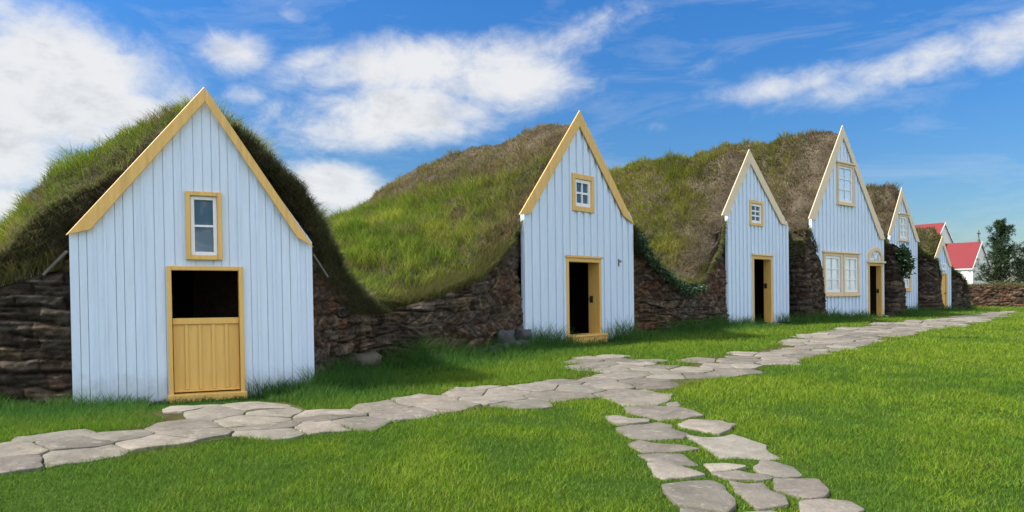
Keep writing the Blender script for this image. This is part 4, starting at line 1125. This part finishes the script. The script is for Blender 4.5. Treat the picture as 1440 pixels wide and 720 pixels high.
plant(cr, 1400, .085, (.07, .05, .09), ((.035, .085, .040), (.075, .125, .055)), 'bluish green leafy creeper hanging along the turf edge beside the second gable', 'creeper', 'creeper')
plant([(16.75, 31.75, 3.25), (17.0, 32.0, 2.95), (17.2, 32.25, 2.6), (17.42, 32.55, 2.35)], 700, .16, (.13, .12, .18), ((.018, .055, .012), (.05, .10, .02)), 'dark bushy plant with small white flowers on top of a turf wall', 'plant', 'flowering_plant', 14)

# ------------------------------------------------------------------ church
KC = .727
def church():
    a = np.array([.9, .436]); b = np.array([-.436, .9])
    P0 = np.array([68.5, 110]) * KC; zg = .3
    e_ = empty('church', (P0[0], P0[1], zg), math.atan2(a[1], a[0])); meta(e_, 'white timber church with red roof and a cross, far behind the boundary wall', 'church')
    Z = lambda v, y: EYE + (CY - v) * y * KC / F - zg
    w = 4.0 * KC; L = 5.7 * KC
    def building(x0, x1, y0, y1, ze, zr, rn):
        c = (x0 + x1) / 2; mb = MB()
        mb.prism([(x0, -.3), (x1, -.3), (x1, ze), (c, zr), (x0, ze)], y0, y1)
        wl = mb.build('wall', M['church'], e_)
        mb = MB(); ov = .16
        sl = (zr - ze) / (c - x0)
        for sg in (-1, 1):
            xe = c + sg * (c - x0 + ov); zz = ze - sl * ov
            mb.prism([(xe, zz + .01), (c, zr + .01), (c, zr + .09), (xe, zz + .09)], y0 - .12, y1 + .02)
        rf = mb.build('roof', M['redroof'], e_)
        mb = MB()
        for sg in (-1, 1):
            xe = c + sg * (c - x0 + ov); zz = ze - sl * ov
            mb.prism([(xe, zz - .14), (c, zr - .14), (c, zr + .10), (xe, zz + .10)], y0 - .16, y0 - .122)
        mb.box(x0 - .02, x0 + .08, y0 - .02, y0 + .1, 0, ze - .1)
        mb.box(x0 - ov - .06, x0 - ov, y0 - .1, y1, ze - sl * ov - .08, ze - sl * ov)
        mb.build('gable_trim', M['trim'], e_)
        return wl
    building(0, w, 0, L, Z(374, 110), Z(341, 111), 'chancel')
    zn, zr = Z(342, 117), Z(314, 116); hw = 2.1 * KC
    building(w / 2 - hw, w / 2 + hw, L, L + 13 * KC, zn, zr, 'nave')
    mb = MB(); zc = Z(341, 111); c = w / 2
    mb.box(c - .1, c + .1, .15, .35, zc, zc + .35); mb.box(c - .045, c + .045, .2, .29, zc + .35, zc + 1.35); mb.box(c - .3, c + .3, .205, .285, zc + .95, zc + 1.06)
    mb.build('cross', M['greywood'], e_)
    # boards of the long wall
    mb = MB()
    for i in range(14): y_ = .1 + i * (L - .2) / 13; mb.box(-.03, -.001, y_, y_ + .05, -.2, Z(374, 110) - .12)
    mb.build('batten', M['church'], e_)
church()

# ------------------------------------------------------------------ pine trees
def pine(x, y, zb, H, seed, label, W=.36, trunk_r=.16):
    r = np.random.default_rng(seed)
    e_ = empty('pine_tree', (x, y, zb)); meta(e_, label, 'tree', 'dark pine trees behind the boundary wall')
    bm_v, bm_f = [], []
    def tube(p, q, r0, r1, k=6):
        p, q = np.array(p), np.array(q); ax = q - p; ax /= np.linalg.norm(ax)
        s_ = np.cross(ax, [0.3, .2, 1]); s_ /= np.linalg.norm(s_); t_ = np.cross(ax, s_); n0 = len(bm_v)
        for c_, rr_ in ((p, r0), (q, r1)):
            for i in range(k):
                a = 2 * np.pi * i / k; bm_v.append(c_ + (s_ * np.cos(a) + t_ * np.sin(a)) * rr_)
        for i in range(k): j = (i + 1) % k; bm_f.append((n0 + i, n0 + j, n0 + k + j, n0 + k + i))
    trunk = [np.array([.0, 0, -.3])]
    for i in range(1, 11): trunk.append(np.array([r.normal(0, .06), r.normal(0, .06), H * i / 10]))
    for i in range(10): tube(trunk[i], trunk[i + 1], trunk_r * (1 - i / 10.5), trunk_r * (1 - (i + 1) / 10.5))
    clumps = []
    for i in range(72):
        f = r.uniform(.12, .99); z = f * H; k = min(9, int(f * 10)); ff = f * 10 - k; p = trunk[k] * (1 - ff) + trunk[k + 1] * ff
        prof = (1 - f) ** .75 * (.6 + .4 * min(1, f / .3)) + .06
        L = H * W * 1.35 * prof * r.uniform(.55, 1.2); az = r.uniform(0, 2 * np.pi); el = r.uniform(.05, .55) + .45 * f
        d = np.array([np.cos(az) * np.cos(el), np.sin(az) * np.cos(el), np.sin(el)]); q = p
        nseg = 4; rad = .055 * (1 - f * .6)
        for s_ in range(nseg):
            d = d + np.array([r.normal(0, .12), r.normal(0, .12), .07]); d /= np.linalg.norm(d); q2 = q + d * L / nseg
            tube(q, q2, rad * (1 - s_ / nseg) + .008, rad * (1 - (s_ + 1) / nseg) + .008, 4)
            if s_ >= 1 or L < .9:
                for _ in range(5):
                    tw = q2 + r.normal(0, 1, 3) * L * .14 + d * r.uniform(-.2, .2) * L; tube(q2 - d * L / nseg * .5, tw, .012, .005, 3); clumps.append((tw, r.uniform(.8, 1.2)))
            q = q2
        clumps.append((q, 1.0))
    o_ = mesh_np('trunk', np.array(bm_v), [np.array(bm_f)], M['bark'], e_, None, True)
    C = np.array([c[0] for c in clumps]); k = 24
    ctr = np.repeat(C, k, 0); n = len(ctr); d = r.normal(size=(n, 3)) + np.array([0, 0, .35]); d /= np.linalg.norm(d, axis=1)[:, None]
    ctr = ctr + r.normal(0, .075, (n, 3))
    L = r.uniform(.10, .24, n)[:, None]; sd = np.cross(d, r.normal(size=(n, 3))); sd /= np.linalg.norm(sd, axis=1)[:, None]
    V = np.stack([ctr - sd * .022, ctr + sd * .022, ctr + d * L], 1).reshape(-1, 3)
    cl = np.repeat(r.uniform(.6, 1.35, len(C)), k)[:, None]; c_ = np.array([.024, .048, .014]) * cl * r.uniform(.7, 1.3, n)[:, None]
    mesh_np('crown', V, [np.arange(n)[:, None] * 3 + np.arange(3)], M['leaf'], e_, np.repeat(c_, 3, 0))
pine(46.9, 71, .43, 7.5, 5, 'dark open-branched pine tree standing alone right of the white church', .30)
pine(52.2, 74, .43, 5.2, 9, 'lower dark pine tree partly outside the frame at the far right', .42)

# ------------------------------------------------------------------ sky, sun, camera
SUN = Vector((-.975, -.20, 0)).normalized() * math.cos(math.radians(46)) + Vector((0, 0, math.sin(math.radians(46))))
GAM, SKYN, EL0, EL1 = 1.35, 6.0, .42, 1.2
w = bpy.data.worlds.new('World'); SC.world = w; w.use_nodes = True
nt = w.node_tree; nt.nodes.clear()
LK = nt.links.new
def mth(op, a, b=None, c=None, clamp=False):
    n = nt.nodes.new('ShaderNodeMath'); n.operation = op; n.use_clamp = clamp
    for i, v in enumerate((a, b, c)):
        if v is None: continue
        if isinstance(v, (int, float)): n.inputs[i].default_value = v
        else: LK(v, n.inputs[i])
    return n.outputs[0]
sky = nt.nodes.new('ShaderNodeTexSky'); sky.sky_type = 'NISHITA'; sky.sun_disc = False
sky.sun_elevation = math.radians(46); sky.sun_rotation = math.atan2(SUN.x, SUN.y); sky.air_density = 1.0; sky.dust_density = .3; sky.ozone_density = 4.0
tc = nt.nodes.new('ShaderNodeTexCoord'); sep = nt.nodes.new('ShaderNodeSeparateXYZ'); LK(tc.outputs['Generated'], sep.inputs[0])
X, Y, Zz = sep.outputs
gam = nt.nodes.new('ShaderNodeGamma'); gam.inputs['Gamma'].default_value = GAM
scl = nt.nodes.new('ShaderNodeVectorMath'); scl.operation = 'SCALE'; LK(sky.outputs[0], scl.inputs[0]); scl.inputs['Scale'].default_value = 1 / SKYN; LK(scl.outputs[0], gam.inputs['Color'])
azm = mth('ARCTAN2', X, Y); el = mth('ARCSINE', Zz)
cmb = nt.nodes.new('ShaderNodeCombineXYZ'); LK(azm, cmb.inputs[0]); LK(el, cmb.inputs[1])
mre = nt.nodes.new('ShaderNodeMapRange'); mre.inputs['From Min'].default_value = 0; mre.inputs['From Max'].default_value = .36; mre.inputs['To Min'].default_value = EL0; mre.inputs['To Max'].default_value = EL1; LK(el, mre.inputs['Value'])
sc2 = nt.nodes.new('ShaderNodeVectorMath'); sc2.operation = 'SCALE'; LK(gam.outputs[0], sc2.inputs[0]); LK(mth('MULTIPLY', mre.outputs[0], SKYN), sc2.inputs['Scale'])
def noise(scale, detail, rough, sx=1, sy=1, off=0, dist=0):
    mp = nt.nodes.new('ShaderNodeMapping'); mp.inputs['Scale'].default_value = (sx, sy, 1); mp.inputs['Location'].default_value = (off, off * .7, off)
    LK(cmb.outputs[0], mp.inputs[0]); n = nt.nodes.new('ShaderNodeTexNoise'); n.inputs['Scale'].default_value = scale; n.inputs['Detail'].default_value = detail; n.inputs['Roughness'].default_value = rough
    n.inputs['Distortion'].default_value = dist
    LK(mp.outputs[0], n.inputs['Vector']); return n.outputs['Fac']
nA = noise(6.0, 10, .62, 1, 1.7, 3.1, .35); nB = noise(19.0, 10, .66, 1, 1.5, 9.3, .5); nC = noise(9.0, 7, .6, 1, 1.6, 17.0, .3)
nW = noise(3.2, 6, .6, 1, 2.2, 23.0)
def AE(u, v):
    dx, dz = (u - CX) / F, (CY - v) / F; return math.atan2(dx, 1), math.atan2(dz, math.hypot(dx, 1))
# clouds as soft ellipses in azimuth / elevation: (u, v, half-length px, half-height px, tilt deg, strength)
CL = [(70, 120, 215, 92, 6, .95), (-60, 190, 230, 90, 0, .95), (60, 215, 120, 34, 0, .5), (-10, 20, 60, 55, 0, .55), (332, 72, 68, 40, -10, .52), (345, 135, 46, 22, 0, .45), (600, 92, 215, 46, -7, .72), (540, 165, 190, 52, -8, .80), (700, 110, 150, 60, -8, .70),
      (450, 82, 70, 22, -12, .55), (800, 60, 150, 40, -20, .55), (470, 262, 80, 40, 5, .9), (430, 195, 70, 26, 0, .5), (5, 288, 60, 30, 0, .95), (1290, 88, 215, 42, -10, .58), (1420, 55, 140, 44, -10, .60), (1130, 112, 190, 26, -6, .5), (960, 105, 90, 20, -12, .33), (890, 178, 80, 14, 0, .26),
      (240, 22, 30, 18, 0, .36), (412, 18, 34, 20, 0, .36), (1420, 10, 60, 20, 0, .25), (1440, 392, 120, 18, 0, .3)]
cov = None
for u, v, ra, rb, rot, st in CL:
    a0, e0 = AE(u, v); ua = ra / F * math.cos(a0) ** 2 * .98; ub = rb / F * math.cos(a0)
    c, s_ = math.cos(math.radians(-rot)), math.sin(math.radians(-rot))
    da = mth('SUBTRACT', azm, a0); de = mth('SUBTRACT', el, e0)
    p_ = mth('DIVIDE', mth('ADD', mth('MULTIPLY', da, c), mth('MULTIPLY', de, s_)), ua)
    q_ = mth('DIVIDE', mth('SUBTRACT', mth('MULTIPLY', de, c), mth('MULTIPLY', da, s_)), ub)
    d2 = mth('ADD', mth('MULTIPLY', p_, p_), mth('MULTIPLY', q_, q_))
    gv = mth('MULTIPLY', mth('POWER', 2.718, mth('MULTIPLY', d2, -.8)), st)
    cov = gv if cov is None else mth('MAXIMUM', cov, gv)
# unseen cloud cover added behind the viewer to light the shaded facades
behind = mth('MULTIPLY', mth('SMOOTH_MIN', 1.0, mth('MULTIPLY', mth('SUBTRACT', .45, Y), 2.0, None, True), .1), mth('MULTIPLY', mth('SUBTRACT', nW, .36), 3.2, None, True))
cov = mth('MAXIMUM', cov, behind)
nz = mth('ADD', mth('MULTIPLY', mth('SUBTRACT', nA, .5), 1.75), mth('MULTIPLY', mth('SUBTRACT', nB, .5), .8))
den = mth('ADD', cov, mth('MULTIPLY', nz, mth('ADD', .34, mth('MULTIPLY', cov, .42))))
mr = nt.nodes.new('ShaderNodeMapRange'); mr.interpolation_type = 'SMOOTHSTEP'; mr.inputs['From Min'].default_value = .24; mr.inputs['From Max'].default_value = .74
LK(den, mr.inputs['Value']); 
mpw = nt.nodes.new('ShaderNodeMapping'); mpw.inputs['Scale'].default_value = (2.2, 9.0, 1); mpw.inputs['Rotation'].default_value = (0, 0, math.radians(-14)); LK(cmb.outputs[0], mpw.inputs[0])
nwp = nt.nodes.new('ShaderNodeTexNoise'); nwp.inputs['Scale'].default_value = 2.4; nwp.inputs['Detail'].default_value = 9; nwp.inputs['Roughness'].default_value = .6; nwp.inputs['Distortion'].default_value = .6; LK(mpw.outputs[0], nwp.inputs['Vector'])
wisp = mth('MULTIPLY', mth('MULTIPLY', mth('SUBTRACT', nwp.outputs['Fac'], .50), 2.2, None, True), .42)
alpha = mth('MAXIMUM', mth('MULTIPLY', mr.outputs[0], .97), wisp)
# self-shading of thick cloud cores
mr2 = nt.nodes.new('ShaderNodeMapRange'); mr2.interpolation_type = 'SMOOTHSTEP'; mr2.inputs['From Min'].default_value = .66; mr2.inputs['From Max'].default_value = 1.35
LK(mth('ADD', den, mth('MULTIPLY', mth('SUBTRACT', nC, .5), 2.2)), mr2.inputs['Value'])
ccol = nt.nodes.new('ShaderNodeMix'); ccol.data_type = 'RGBA'
CLOUD = 5.5
# boost the added clouds behind the viewer, lifting light on the facades
bk_ = mth('ADD', 1.0, mth('MULTIPLY', mth('MULTIPLY', mth('SUBTRACT', .45, Y), 1.6, None, True), 2.2))
ccol.inputs[6].default_value = (.97 * CLOUD, .98 * CLOUD, 1.0 * CLOUD, 1); ccol.inputs[7].default_value = (.66 * CLOUD, .69 * CLOUD, .74 * CLOUD, 1)
LK(mr2.outputs[0], ccol.inputs[0])
mix = nt.nodes.new('ShaderNodeMix'); mix.data_type = 'RGBA'; LK(alpha, mix.inputs[0]); hs = nt.nodes.new('ShaderNodeHueSaturation'); hs.inputs['Saturation'].default_value = 1.16; LK(sc2.outputs[0], hs.inputs['Color']); LK(hs.outputs[0], mix.inputs[6]); sc3 = nt.nodes.new('ShaderNodeVectorMath'); sc3.operation = 'SCALE'; LK(ccol.outputs[2], sc3.inputs[0]); LK(bk_, sc3.inputs['Scale']); LK(sc3.outputs[0], mix.inputs[7])
bg = nt.nodes.new('ShaderNodeBackground'); bg.inputs['Strength'].default_value = .08; LK(mix.outputs[2], bg.inputs['Color'])
out = nt.nodes.new('ShaderNodeOutputWorld'); LK(bg.outputs[0], out.inputs['Surface'])
w.cycles.sampling_method = 'MANUAL'; w.cycles.sample_map_resolution = 512

sl = bpy.data.lights.new('sun', 'SUN'); sl.energy = 4.3; sl.angle = math.radians(3.0); sl.color = (1.0, .93, .80)
so = bpy.data.objects.new('sun', sl); COL.objects.link(so); so.rotation_euler = SUN.to_track_quat('Z', 'Y').to_euler(); so.location = (-30, 30, 40)

cam = bpy.data.cameras.new('camera'); co = bpy.data.objects.new('camera', cam); COL.objects.link(co)
co.location = (0, 0, EYE); co.rotation_euler = (math.radians(90), 0, 0)
cam.sensor_width = 36; cam.lens = F / 1440 * 36; cam.shift_y = (CY - 360) / 1440; cam.clip_end = 3000; cam.clip_start = .1
SC.camera = co
SC.view_settings.view_transform = 'Standard'; SC.view_settings.look = 'None'; SC.view_settings.gamma = 1; SC.view_settings.exposure = 1.0; SC.view_settings.use_curve_mapping = False
SC.cycles.use_denoising = True
SC.cycles.max_bounces = 5; SC.cycles.diffuse_bounces = 3; SC.cycles.glossy_bounces = 2; SC.cycles.transmission_bounces = 2; SC.cycles.caustics_reflective = False; SC.cycles.caustics_refractive = False
